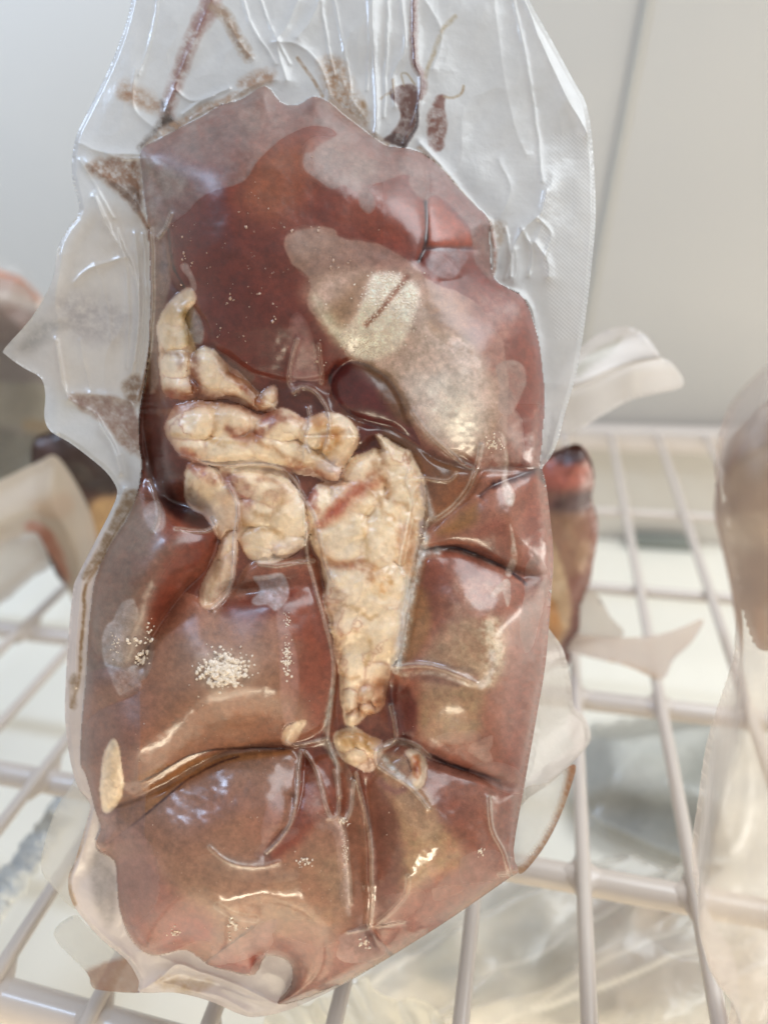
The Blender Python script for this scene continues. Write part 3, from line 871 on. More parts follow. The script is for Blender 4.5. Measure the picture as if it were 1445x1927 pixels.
# left lobe
haze("225,960 262,945 300,990 305,1030 330,1010 345,1020 300,1065 280,1110 272,1165 256,1285 160,1300 160,1170 190,1040", (138, 112, 100), 0.8, 40, 6)
haze("272,960 300,940 312,985 300,1002 284,1000 276,985", (170, 148, 148), 0.8, 4, 4)
haze("248,1126 258,1136 262,1160 248,1190 236,1248 230,1258 198,1254 192,1205 200,1178 214,1165 228,1136", (182, 168, 170), 0.85, 3, 4)
haze("236,1200 262,1180 290,1210 284,1255 262,1280 240,1270 232,1258", (158, 134, 130), 0.7, 5, 5)
haze("198,1256 232,1262 262,1280 258,1300 224,1310 212,1285", (164, 136, 136), 0.7, 3, 6, 1.0)
haze("150,1270 200,1256 224,1310 264,1290 264,1400 260,1468 274,1496 272,1568 276,1620 300,1650 290,1700 240,1730 200,1600 150,1440", (136, 96, 90), 0.72, 2, 2, 0.15, 1)
haze("225,1560 276,1580 300,1650 288,1710 238,1740 214,1640", (160, 114, 108), 0.7, 6, 6)
haze("188,1526 214,1516 222,1560 210,1590 188,1600", (180, 136, 130), 0.6, 4, 6, 0.6)
haze("228,1474 276,1472 276,1496 250,1496", (180, 150, 146), 0.6, 4, 4)
haze("476,1086 500,1083 528,1078 541,1096 543,1120 534,1138 518,1150 504,1140 484,1141 474,1132 490,1110", (184, 166, 170), 0.92, 3, 3)  # white sheen on the film, painted in as a pale patch
haze("520,1156 532,1150 558,1230 562,1300 552,1362 540,1366 530,1320 528,1230", (176, 130, 124), 0.65, 5, 4, 0.4)
haze("350,1160 430,1150 520,1165 525,1230 480,1290 420,1310 330,1300", (160, 120, 106), 0.45, 30, 6)
haze("548,600 575,600 600,700 598,720 550,735 545,690", (156, 110, 112), 0.8, 10, 4, 0.3)
haze("355,560 372,590 385,620 380,645 362,640 352,610 352,590", (156, 140, 134), 0.85, 4, 4)
haze("400,650 440,680 478,705 470,720 430,690 395,670", (128, 108, 98), 0.6, 6, 4)
haze("340,500 352,496 364,520 370,545 362,548 356,525", (186, 160, 158), 0.8, 3, 3)
haze("300,380 330,390 318,425 322,460 315,520 300,540", (140, 118, 112), 0.55, 14, 5)
# bottom
haze("640,1760 690,1738 706,1758 726,1788 704,1806 660,1812 634,1800 640,1776", (172, 136, 134), 0.8, 3, 4)
haze("384,1815 420,1790 470,1750 520,1730 505,1770 470,1800 430,1814", (168, 130, 130), 0.75, 5, 6)
haze("470,1830 500,1800 546,1812 546,1852 525,1884 500,1885", (194, 162, 158), 0.8, 3, 8)
haze("330,1790 390,1770 395,1800 350,1795", (188, 150, 138), 0.6, 8, 6, 0.6)
haze("470,1770 510,1760 505,1790 480,1795", (170, 128, 124), 0.6, 4, 9)
haze("570,1500 600,1440 618,1530 640,1540 655,1640 662,1700 640,1690 630,1580 600,1560", (186, 150, 144), 0.5, 10, 8, 0.8)
haze("480,1600 540,1560 560,1570 500,1610", (160, 120, 112), 0.5, 10, 6)
haze("500,1530 525,1490 530,1540 510,1580 492,1606", (170, 126, 118), 0.6, 6, 6)
haze("380,1610 520,1625 560,1650 480,1660 400,1640", (150, 112, 96), 0.4, 20, 6)
haze("520,1730 600,1740 640,1760 600,1780 530,1760", (158, 116, 108), 0.5, 16, 9, 0.6)

# ---- pigment of the fat
fcol = np.array((234, 209, 176.0))
m = fat_mask
big = fbm(U, V, 60, 80, 4)
col = fcol + big[..., None] * np.array((12, 17, 24))
C[m] = col[m]
S.col = C
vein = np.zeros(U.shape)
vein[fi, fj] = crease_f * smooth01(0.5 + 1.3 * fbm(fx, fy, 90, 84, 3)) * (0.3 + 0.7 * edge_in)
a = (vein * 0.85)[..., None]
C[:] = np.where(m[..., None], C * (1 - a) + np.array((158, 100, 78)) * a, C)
rim_ = np.zeros(U.shape)
rim_[fi, fj] = np.exp(-FSD[fi, fj] / 12.0) * smooth01(0.35 + 1.8 * fbm(fx, fy, 60, 88, 3)) * 0.9
a = np.clip(rim_, 0, 0.9)[..., None]
C[:] = np.where(m[..., None], C * (1 - a) + np.array((168, 118, 92)) * a, C)
for s, c, al, fe in (("312,738 344,735 366,752 340,766 318,788 309,770", (128, 58, 30), 0.9, 8), ("300,600 330,560 358,546 345,590 340,640 310,640", (196, 170, 120), 0.6, 16),
                     ("345,590 352,600 368,650 360,664 352,630", (122, 92, 50), 0.8, 8), ("430,700 460,716 495,752 480,756 440,722", (140, 76, 44), 0.8, 6),
                     ("355,690 372,700 376,745 362,742", (150, 84, 56), 0.8, 6), ("336,675 348,680 345,700 330,700", (150, 118, 96), 0.7, 10),
                     ("440,812 480,802 495,820 450,836", (150, 84, 60), 0.75, 14), ("500,770 540,776 520,790 490,796", (130, 58, 44), 0.8, 10),
                     ("560,780 605,776 612,800 560,800", (180, 120, 90), 0.6, 10), ("610,810 640,805 640,835 612,855 605,840", (176, 112, 56), 0.8, 12),
                     ("595,866 645,858 640,905 615,900", (206, 190, 180), 0.7, 8), ("340,846 362,846 372,860 350,862", (160, 84, 44), 0.8, 6),
                     ("358,876 385,880 395,895 370,892", (140, 66, 60), 0.8, 8), ("425,905 450,918 470,935 445,935", (126, 58, 54), 0.8, 10),
                     ("530,880 550,900 580,960 600,930 580,910 545,885", (134, 56, 46), 0.8, 6), ("520,1020 565,1010 560,1036 500,1052 470,1044", (216, 204, 190), 0.8, 8),
                     ("640,930 670,908 710,906 700,925 650,950 610,985 600,980", (176, 92, 68), 0.75, 14), ("575,950 600,960 600,1010 590,1000", (160, 84, 60), 0.6, 8),
                     ("620,1058 680,1062 690,1075 640,1070", (160, 96, 66), 0.7, 10), ("720,1075 736,1085 742,1120 715,1130 700,1110 700,1085", (232, 206, 156), 0.8, 6),
                     ("716,1090 726,1095 728,1115 714,1118", (210, 160, 100), 0.8, 5), ("690,1290 730,1280 720,1330 670,1345", (190, 130, 90), 0.6, 14),
                     ("745,1000 780,990 775,1060 765,1080 750,1060", (190, 138, 98), 0.6, 10), ("640,1380 700,1378 700,1400 650,1410", (190, 140, 74), 0.6, 12),
                     ("702,1430 760,1425 780,1480 820,1550 790,1580 750,1540", (190, 156, 130), 0.8, 20), ("700,1470 750,1500 760,1480 720,1460", (150, 100, 96), 0.6, 10),
                     ("772,1425 788,1425 792,1455 784,1468 776,1450", (190, 126, 78), 0.8, 4), ("780,1435 786,1436 787,1455 780,1452", (150, 76, 40), 0.9, 3),
                     ("380,1090 430,1040 436,1090 400,1146", (190, 160, 132), 0.6, 10), ("404,930 440,930 440,1000 410,1000", (190, 162, 132), 0.6, 10),
                     ("211,1393 230,1452 222,1507 202,1529 191,1449", (206, 190, 158), 0.9, 4)):
    p = P(s)
    fe = fe * 1.5 + 2
    w, d = S.sdf(p, fe + 14, 9.0, 13)
    aa = (1.0 * al * smooth01(d / fe + 0.5) * np.clip(0.75 + 1.2 * fbm(U[w], V[w], 18, 171, 3, 0.7), 0, 1.2) * m[w])[..., None]
    c = np.array(c) * 0.8 + np.array((40, 26, 20))
    C[w] = C[w] * (1 - aa) + np.array(c, float) * aa
HAZE[m] = 0.15
# dull bands of haze across the fat are thin; milky film at the folds everywhere
fa = (np.clip(FOLD, 0, 1) * 0.66)[..., None]
fcl = np.array((206, 192, 184))
C[:] = np.where(in_meat[..., None], C * (1 - fa) + fcl * fa, C)
for s, wd, c, al in (("792,1030 776,1100 762,1180 747,1255", 13, (212, 205, 197), 0.85), ("798,1012 796,1035 820,1040", 12, (206, 198, 192), 0.8), ("798,920 806,955 812,975 800,985", 9, (176, 156, 150), 0.8), ("793,985 790,1030", 7, (170, 150, 146), 0.8),
                     ("600,1392 570,1405 560,1440 556,1510", 3, (196, 176, 170), 0.7), ("625,1300 612,1370 618,1400 640,1450", 6, (186, 172, 164), 0.75), ("820,1035 850,1036 890,1045 930,1062", 4, (168, 150, 146), 0.6),
                     ("712,1414 740,1450 770,1476", 8, (214, 204, 194), 0.8), ("716,1408 745,1396 790,1408", 6, (190, 172, 158), 0.7), ("628,1540 645,1580 652,1660 656,1720", 6, (196, 164, 158), 0.7),
                     ("752,1268 820,1268 870,1284 905,1292", 6, (206, 182, 166), 0.7), ("905,1290 925,1260 925,1230", 8, (220, 204, 194), 0.6), ("600,1395 615,1400 628,1420", 9, (190, 174, 168), 0.8)):
    S.stroke(P(s, 5, False), c, wd, al, 3.0, 0.5)
for s, wd, c, al in (
        ("363,664 368,700 372,735 392,748 430,750 470,768 500,780 524,778", 6, (98, 44, 28), 0.85), ("312,742 345,750 375,742", 10, (112, 52, 28), 0.85), ("309,664 340,668 362,666", 4, (130, 84, 56), 0.7),
        ("345,590 354,620 366,655", 6, (120, 88, 48), 0.7), ("430,700 458,714 480,735 498,764", 6, (120, 66, 38), 0.75), ("300,780 330,772 380,760 420,764", 4, (140, 84, 54), 0.6),
        ("430,806 452,818 478,822 502,810 520,796 548,784", 5, (118, 56, 40), 0.8), ("470,824 510,842 540,862 566,872", 3.5, (150, 92, 60), 0.75), ("400,770 408,800 396,826 420,840", 3, (166, 112, 76), 0.6),
        ("556,790 572,812 566,838", 3, (160, 104, 70), 0.6), ("320,815 360,820 410,830 460,836", 3, (186, 136, 96), 0.6), ("600,800 622,806 634,830 614,850", 9, (166, 104, 52), 0.7), ("545,880 585,888 620,902", 6, (132, 64, 48), 0.75),
        ("345,858 362,866 380,890 400,902", 7, (126, 58, 48), 0.75), ("420,890 446,905 470,928 466,950", 7, (118, 52, 46), 0.75), ("360,900 358,935 380,958", 3, (160, 116, 86), 0.6), ("474,960 500,975 520,965 534,945", 4, (150, 104, 72), 0.7),
        ("460,985 480,1000 510,995 530,1010", 4, (156, 108, 72), 0.7), ("485,900 520,905 540,925", 4, (156, 98, 74), 0.6), ("500,940 515,930 530,935", 7, (160, 108, 86), 0.6), ("410,1060 400,1100 390,1130", 4, (160, 120, 96), 0.6),
        ("712,850 722,872 716,898 732,914 728,936", 4, (134, 84, 56), 0.8), ("636,962 655,940 676,922 704,904", 10, (158, 78, 58), 0.8), ("606,985 625,968 642,950", 6, (150, 64, 50), 0.75), ("700,904 708,890 704,872", 4, (160, 104, 76), 0.6),
        ("700,925 716,940 722,965 744,975", 3.5, (160, 110, 76), 0.7), ("744,945 766,955 776,975", 3, (166, 116, 84), 0.6), ("590,1000 600,1035 618,1055", 4, (160, 106, 76), 0.7), ("616,1058 650,1066 682,1060 700,1072 694,1090", 5, (150, 92, 66), 0.8),
        ("690,970 684,1000 692,1035 688,1060", 3, (178, 130, 92), 0.6), ("632,1112 640,1130 634,1146", 6, (140, 96, 78), 0.7), ("650,1140 672,1146 690,1164 706,1160", 3, (170, 122, 88), 0.65), ("706,1072 726,1078 736,1098", 3.5, (168, 116, 76), 0.7),
        ("668,1190 690,1200 700,1225 690,1250", 3, (176, 128, 90), 0.6), ("780,985 772,1020 766,1055 774,1080", 7, (166, 108, 78), 0.7), ("640,1265 656,1275 676,1272", 3, (170, 118, 84), 0.6), ("676,1292 690,1285 708,1290 722,1284", 4, (150, 92, 66), 0.8),
        ("672,1318 686,1316 700,1320 716,1316", 3.5, (140, 80, 58), 0.8), ("655,1340 672,1336 684,1344 700,1340", 3.5, (146, 88, 60), 0.75), ("650,1395 664,1392 672,1404 690,1400 700,1412", 3.5, (150, 100, 52), 0.8)):
    L = P(s, 5, False)
    wd = wd * 1.45 + 1
    c = np.array(c) * (1.0, 1.1, 1.05) + np.array((14, 8, 2))
    w = S.window(L, wd * 2 + 8)
    x, y = S.coords(w, 7.0)
    a = 0.86 * al * np.exp(-(seg_dist(x, y, L, False) / wd) ** 2) * np.clip(0.85 + 0.9 * fbm(U[w], V[w], 14, 181, 3, 0.7), 0, 1.15)
    a = np.clip(a, 0, 1)[..., None]
    C[w] = C[w] * (1 - a) + np.array(c, float) * a
    H[w] -= 1.0 * np.exp(-(seg_dist(x, y, L, False) / wd) ** 2) * al
for s, wd, al in (("796,905 770,903 764,925 772,950 764,1000 752,1060 764,1090 752,1150 744,1185", 2.2, 0.55), ("786,915 776,930 780,955 772,1000 760,1060", 1.6, 0.4)):
    S.stroke(P(s, 5, False), (240, 226, 196), wd, al, 2.0, 0.2)
# the fat bleeds softly into what lies round it
soft = C.copy()
for _ in range(3):
    for ax in (0, 1):
        soft = (np.roll(soft, 1, ax) + soft + np.roll(soft, -1, ax)) / 3
edge_near = np.zeros(U.shape)
fm = fat_mask.astype(float)
for _ in range(4):
    for ax in (0, 1):
        fm = (np.roll(fm, 1, ax) + fm + np.roll(fm, -1, ax)) / 3
eb = np.clip(1 - np.abs(fm - 0.5) * 2.2, 0, 1)[..., None]
C[:] = C * (1 - eb) + soft * eb
# fine mottle of the flesh: capillary flecks and cloudiness
S.col = FCs if False else S.col
mot = fbm(U, V, 26, 120, 4, 0.7)
fine = fbm(U, V, 7, 130, 2, 0.7)
hue = fbm(U, V, 150, 150, 3)
C[:] = np.where((~m & in_meat)[..., None], C + hue[..., None] * np.array((5, 11, 9)) + (fbm(U, V, 60, 155, 3) * 7)[..., None] * np.array((0.6, 1, 1)), C)
C *= (1 + 0.11 * mot + 0.07 * fine * (~m) + 0.03 * fine)[..., None]

# ---- film of the margin: clear to milky, with dried blood
ALPHA = np.zeros(U.shape)
FC = np.zeros(U.shape + (3,)) + np.array((236, 236, 237.0)) + (np.array((10, -3, -9)) * smooth01((V - 930) / 120)[..., None])
ALPHA[:] = 0.70 + 0.12 * fbm(U, V, 120, 140, 3)
ALPHA += 0.14 * smooth01((320 - U) / 100)
ALPHA = np.maximum(ALPHA, 0.85 * smooth01((U - 1020) / 20) * 0 + ALPHA)
FCs, Cs = FC, S.col
S.col = FC
S.paint(P('150,410 280,400 292,500 285,740 240,760 130,750 60,700 10,660 80,580'), (230, 216, 202), 0.7, 60, 6)
def stain(s, c, al, fe, warp=6, tex=0.5, a_film=0.92):
    p = P(s)
    S.paint(p, c, al, fe, warp, tex, 33)
    w, d = S.sdf(p, fe + 14, warp, 33)
    aa = al * smooth01(d / fe + 0.5) * np.clip(1 + tex * fbm(U[w], V[w], 16, 110, 4, 0.75) * 1.6, 0, 1.3)
    ALPHA[w] = np.maximum(ALPHA[w], a_film * np.clip(aa, 0, 1))
def streak(s, wd, c, al, tex=0.5):
    L = P(s, 5, False)
    S.stroke(L, c, wd, al, 3.0, tex)
    w = S.window(L, wd * 2 + 8)
    x, y = S.coords(w, 3.0)
    ALPHA[w] = np.maximum(ALPHA[w], al * np.clip(1.25 - seg_dist(x, y, L, False) / wd, 0, 1))
streak("405,-50 396,0 378,40 358,80 345,120 330,160 318,200 316,225", 15, (150, 98, 82), 0.85, 0.6)
streak("395,-40 396,10 380,40", 20, (150, 92, 80), 0.8, 0.4)
streak("400,10 425,30 442,60 456,85 466,105", 13, (164, 128, 96), 0.8, 0.7)
stain("306,190 320,200 325,220 345,238 325,250 300,245 270,280 262,276 290,240 304,215", (78, 58, 46), 0.85, 14, 8, 0.8)
stain("235,150 260,165 300,190 312,215 280,205 250,190 228,175", (170, 122, 84), 0.75, 30, 8, 0.8)
stain("165,315 200,300 240,295 262,310 268,360 262,400 235,372 200,345", (156, 112, 82), 0.85, 22, 8, 0.9)
stain("205,345 235,372 262,404 266,370 250,350", (128, 92, 66), 0.85, 8, 5, 0.5)
stain("455,150 500,130 520,150 470,170", (176, 134, 106), 0.75, 20, 8, 0.9)
streak("560,110 585,145 600,170 606,182", 4, (180, 150, 122), 0.8)
stain("600,120 640,110 660,160 690,220 680,240 650,215 620,180", (178, 138, 104), 0.75, 26, 8, 1.0)
stain("672,190 686,195 688,220 674,225", (166, 128, 88), 0.8, 8, 6, 0.6)
streak("781,-60 779,40 778,90 783,125 795,142 796,165 788,182", 8, (126, 74, 58), 0.95, 0.35)
stain("735,172 760,160 782,164 786,200 782,240 762,276 730,266 738,250 752,225 750,200 736,186", (104, 56, 44), 0.95, 6, 6, 0.35)
stain("722,264 745,250 765,262 760,278", (84, 50, 44), 0.9, 6, 5, 0.3)
streak("784,200 784,235 770,265 760,278", 4, (72, 48, 50), 0.95, 0.2)
stain("803,225 812,196 825,180 838,180 834,205 840,235 836,275 822,288 806,270", (142, 92, 80), 0.85, 7, 8, 0.7)
streak("836,182 852,184 866,178 872,162", 3, (184, 154, 116), 0.8)
streak("800,145 812,110 830,60 856,30", 5, (192, 168, 130), 0.6)
streak("760,160 756,140 768,140 780,158", 2.5, (176, 152, 118), 0.7, 0.2)
streak("740,150 738,170 725,178 716,186", 3, (170, 136, 100), 0.7)
streak("790,280 830,320 870,365 905,405 921,420", 6, (196, 164, 138), 0.8, 0.5)
streak("922,424 930,460 932,490 926,516", 5, (170, 118, 98), 0.8, 0.5)
stain("925,415 945,420 950,440 935,470 930,450", (190, 160, 134), 0.6, 12, 8, 0.8)
streak("285,425 290,500 287,600 280,680 268,735 262,752", 4, (142, 100, 66), 0.95, 0.3)
stain("232,728 258,705 270,730 258,760 242,762", (150, 116, 86), 0.75, 14, 8, 0.9)
stain("130,742 180,745 235,755 262,790 285,860 300,920 285,910 262,860 240,850 215,820 185,790 150,768", (150, 108, 86), 0.65, 14, 7, 0.7)
stain("220,765 250,770 262,800 255,830 235,800", (142, 92, 70), 0.6, 12, 7, 0.7)
stain("110,560 150,555 240,585 235,640 180,640 120,620", (176, 164, 162), 0.45, 60, 10, 0.9)
stain("60,620 100,600 110,625 70,650 40,660", (176, 170, 164), 0.45, 30, 8, 0.9)
stain("235,930 262,930 225,1000 190,1052 165,1090 158,1080 195,1010", (164, 136, 108), 0.75, 10, 5, 0.7)
streak("200,1040 172,1085 160,1110 157,1180 148,1280 134,1330", 4, (170, 134, 96), 0.85, 0.6)
stain("132,1280 146,1270 145,1330 132,1330", (180, 152, 126), 0.6, 10, 6, 0.8)
streak("166,1520 152,1590 133,1640 132,1672 142,1702", 5, (206, 172, 138), 0.85, 0.4)
stain("180,1600 206,1615 222,1650 218,1720 200,1740 180,1700 168,1640", (196, 184, 178), 0.7, 20, 8, 0.5)
stain("290,1845 330,1835 400,1850 330,1868", (212, 180, 142), 0.6, 20, 8, 0.8)
stain('268,285 300,262 345,238 400,208 460,180 500,158 520,140 470,165 400,190 340,222 290,248', (186, 150, 122), 0.7, 10, 7, 0.9)
streak('622,190 660,222 700,252 730,272', 7, (192, 160, 136), 0.75)
streak('262,400 276,425 282,450', 5, (150, 104, 70), 0.9)
# the heat-sealed, finely embossed strip down the right edge
sealw = (smooth01((U - (1028 + 14 * np.sin(V / 90))) / 10) * ((V > 250) & (V < 640)))
dots = (np.sin(U * 2 * math.pi / 7.0) * np.sin(V * 2 * math.pi / 8.0 + U * 0.2)) * sealw
ALPHA = np.where(V > 520, np.maximum(ALPHA, 0.62 * smooth01((U - 1010) / 20)), ALPHA)
ALPHA += 0.06 * dots
FC += (dots * 14)[..., None]
ALPHA = np.maximum(ALPHA, FOLD * 0.9 * MARG)
ALPHA = np.maximum(ALPHA, 0.93 * np.exp(-np.maximum(SDB, 0) / 3.5))
# milky band all along the lower left margin
ALPHA = np.where((V > 930) & (U < 560), np.maximum(ALPHA, 0.95), ALPHA)
S.col = Cs
FCm = FC * (1 + 0.03 * mot)[..., None]

# gloss of the film: tight and sharp on folds, soft where it clings or clouds
GLOSS = np.clip(0.42 + 0.5 * HAZE + 0.12 * fbm(U, V, 70, 160, 2) - 0.5 * np.clip(FOLD, 0, 1), 0, 1)
GLOSS = np.where((U > 720) & (V < 760), np.clip(GLOSS + 0.3, 0, 1), GLOSS)
GLOSS = np.where(fat_mask, np.clip(GLOSS + 0.25, 0, 1), GLOSS)
GLOSS = np.where((V > 1560) & (HAZE < 0.4), GLOSS * 0.6, GLOSS)
# ---- build the parts
XYZ = pack_xyz(U, V, H)
# snap the outermost vertices to the true outline
gy, gx = np.gradient(SDB, S.step)
snap = np.abs(SDB) < 3.2
Us, Vs = np.where(snap, U - SDB * gx, U), np.where(snap, V - SDB * gy, V)
XYZ = pack_xyz(Us, Vs, H)

def cells(a):
    return a[:-1, :-1] | a[1:, :-1] | a[:-1, 1:] | a[1:, 1:]
cell_bag = (in_bag[:-1, :-1].astype(int) + in_bag[1:, :-1] + in_bag[:-1, 1:] + in_bag[1:, 1:]) >= 3
cell_meat = (SDN[:-1, :-1] + SDN[1:, 1:] + SDN[1:, :-1] + SDN[:-1, 1:]) > 0
CL = LAB[:-1, :-1].copy()
CL[(CL == 0) & cell_meat] = 1
CL[~cell_meat] = 0
light = smooth01((C.mean(-1) - 150) / 50)      # frost and fat keep more of their brightness
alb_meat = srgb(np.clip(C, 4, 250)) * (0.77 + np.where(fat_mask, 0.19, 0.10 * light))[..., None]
alb_meat[..., 2] *= np.where(fat_mask, 1.02, 0.91 + 0.10 * light)
alb_film = srgb(np.clip(FCm, 4, 250))
def part(name, mask, mat, colors, extra, label=None):
    if mask.sum() < 6:
        return None
    used, f = grid_faces(mask)
    at_ = {'col': colors.reshape(-1, 3)[used]}
    for k, a in extra.items():
        at_[k] = a.ravel()[used]
    o = mesh_object(name, XYZ.reshape(-1, 3)[used], f, mat, PACK, at_)
    if label:
        o['label'] = label
    return o
for i in range(len(LOBES)):
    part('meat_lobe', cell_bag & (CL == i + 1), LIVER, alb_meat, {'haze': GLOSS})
for i in range(len(FATS)):
    nm = 'fat_piece' if i != 10 else 'vessel_ring'
    part(nm, cell_bag & (CL == FAT0 + i), FAT, alb_meat, {'haze': GLOSS})
part('film_margin', cell_bag & (CL == 0), FILM, alb_film, {'alpha': np.clip(ALPHA, 0.05, 0.97)})

# rear half of the pack: underside of the meat and the rear film
step = 5
U2, V2, D2 = U[::step, ::step], V[::step, ::step], SDN[::step, ::step]
B2 = SDB[::step, ::step]
def back(name, mask, h, mat, color):
    x = pack_xyz(U2, V2, h)
    used, f = grid_faces(mask)
    return mesh_object(name, x.reshape(-1, 3)[used], f[:, ::-1], mat, PACK,
                       {'col': np.tile(srgb(color), (len(used), 1)), 'haze': np.zeros(len(used)), 'alpha': np.full(len(used), 0.3)})
mk = (D2[:-1, :-1] > 3) & (D2[1:, 1:] > 3) & (D2[1:, :-1] > 3) & (D2[:-1, 1:] > 3)
back('meat_underside', mk, 2 - 36 * dome(D2, 130), LIVER, (130, 66, 52))
mk = (B2[:-1, :-1] > 0) & (B2[1:, 1:] > 0) & (B2[1:, :-1] > 0) & (B2[:-1, 1:] > 0)
wing = 70 * smooth01((112 - U2) / 105) * ((V2 > 420) & (V2 < 900))
back('film_back', mk, -42 * dome(D2 + 20, 130) + 1 - 5 * smooth01(B2 / 30) + 4 * fbm(U2, V2, 60, 71, 3) * smooth01(B2 / 30) - wing, film_material('rear_film', default_alpha=0.3), (226, 222, 220))

# ---- ice: grains under the film
Hn = H
def h_at(u, v):
    j, i = int(round((u - S.u0) / S.step)), int(round((v - S.v0) / S.step))
    return Hn[min(max(i, 0), Hn.shape[0] - 1), min(max(j, 0), Hn.shape[1] - 1)]
OCT_V = np.array([(1, 0, 0), (-1, 0, 0), (0, 1, 0), (0, -1, 0), (0, 0, 1), (0, 0, -1)], float)
OCT_F = np.array([(0, 2, 4), (2, 1, 4), (1, 3, 4), (3, 0, 4), (2, 0, 5), (1, 2, 5), (3, 1, 5), (0, 3, 5)])
def sub(v, f):
    vs, fs, mid = [tuple(x) for x in v], [], {}
    def m(a, b):
        k = (min(a, b), max(a, b))
        if k not in mid:
            p = (np.array(vs[a]) + np.array(vs[b])) / 2
            vs.append(tuple(p / np.linalg.norm(p)))
            mid[k] = len(vs) - 1
        return mid[k]
    for a, b, c in f:
        x, y, z = m(a, b), m(b, c), m(c, a)
        fs += [(a, x, z), (x, b, y), (z, y, c), (x, y, z)]
    return np.array(vs), np.array(fs)
BALL_V, BALL_F = sub(OCT_V, OCT_F)
def grains(name, items, seed, flat=0.55, mat=None):
    r = np.random.RandomState(seed)
    vs, fs, k = [], [], 0
    for (u, v, s) in items:
        R = Matrix.Rotation(r.rand() * 6.28, 3, 'Z') @ Matrix.Rotation((r.rand() - 0.5) * 1.2, 3, 'X')
        b = BALL_V * (1 + 0.6 * (r.rand(len(BALL_V), 1) - 0.5)) * np.array((s, s * (0.6 + 0.6 * r.rand()), s * flat))
        b = b @ np.array(R).T
        c = pack_xyz(np.array(u), np.array(v), np.array(h_at(u, v) + 0.2 * s))
        vs.append(c + b * PXM)
        fs.append(BALL_F + k)
        k += len(BALL_V)
    o = mesh_object(name, np.concatenate(vs), np.concatenate(fs), mat or ICE, PACK, None, smooth=False)
    o['kind'] = 'stuff'
    return o
r = np.random.RandomState(8)
it = []
for _ in range(420):
    a, d = r.rand() * 6.28, abs(r.randn()) * 0.46
    u, v = 424 + 60 * d * math.cos(a) + r.randn() * 3, 1262 + 46 * d * math.sin(a) + r.randn() * 3
    it.append((u, v, (1.8 + 4.2 * r.rand() ** 2) * (1.1 - 0.45 * min(d, 1.4))))
grains('ice_crystals', it, 1, 0.8, ICE_WHITE)
it = []
for (cu, cv, ru, rv, n, sz) in ((264, 1206, 22, 10, 14, 3.2), (266, 1240, 14, 14, 26, 3.4), (284, 1190, 8, 18, 10, 2.2), (540, 1240, 7, 34, 90, 1.5), (540, 1170, 5, 20, 30, 1.0), (440, 1745, 20, 20, 14, 2.6), (685, 1775, 16, 10, 16, 2.6),
                                (925, 835, 22, 14, 50, 1.7), (575, 1622, 16, 10, 24, 1.4), (218, 1215, 10, 22, 20, 1.3), (330, 1755, 14, 10, 14, 1.8), (645, 1545, 8, 6, 20, 1.6), (650, 1600, 6, 40, 60, 1.0), (795, 1008, 6, 8, 20, 1.6), (905, 1605, 8, 8, 10, 2.0)):
    for _ in range(n):
        it.append((cu + r.randn() * ru * 0.55, cv + r.randn() * rv * 0.55, sz * (0.5 + 0.9 * r.rand())))
grains('ice_crystals', it, 2, 0.8, ICE_WHITE)
fp = P("700,520 742,515 760,528 785,546 780,590 765,630 745,660 715,672 680,675 655,660 640,640 668,600 688,560")
it = []
while len(it) < 1500:
    u, v = 600 + 200 * r.rand(), 505 + 190 * r.rand()
    ok = inside(np.array([u]), np.array([v]), fp)[0]
    line = abs((u - 735) * 0.77 + (v - 560) * 0.64)
    if (ok and r.rand() < (0.25 if line < 6 else 1.0)) or r.rand() < 0.006:
        it.append((u + r.randn() * 5, v + r.randn() * 5, 0.8 + 1.1 * r.rand() ** 2))
grains('frost_grains', it, 3, 0.5, ICE_WHITE)
it = []
while len(it) < 130:
    u, v = 310 + 420 * r.rand(), 280 + 460 * r.rand()
    if inside(np.array([u]), np.array([v]), P("320,430 470,340 560,260 640,380 780,400 700,480 560,560 620,690 480,700 380,620"))[0] and r.rand() < (0.9 if v > 390 else 0.35):
        n = 1 if r.rand() < 0.6 else 3
        s = 0.8 + 2.2 * r.rand() ** 2.5
        for q in range(n):
            it.append((u + q * r.randn() * 3, v + q * r.randn() * 4, s * (1 if q == 0 else 0.6)))
for _ in range(150):
    it.append((250 + 600 * r.rand(), 1300 + 480 * r.rand(), 0.7 + 0.9 * r.rand() ** 3))
grains('frost_specks', [q for q in it if LAB[int((q[1] - S.v0) / 2), int((q[0] - S.u0) / 2)] > 0], 4, 0.5)

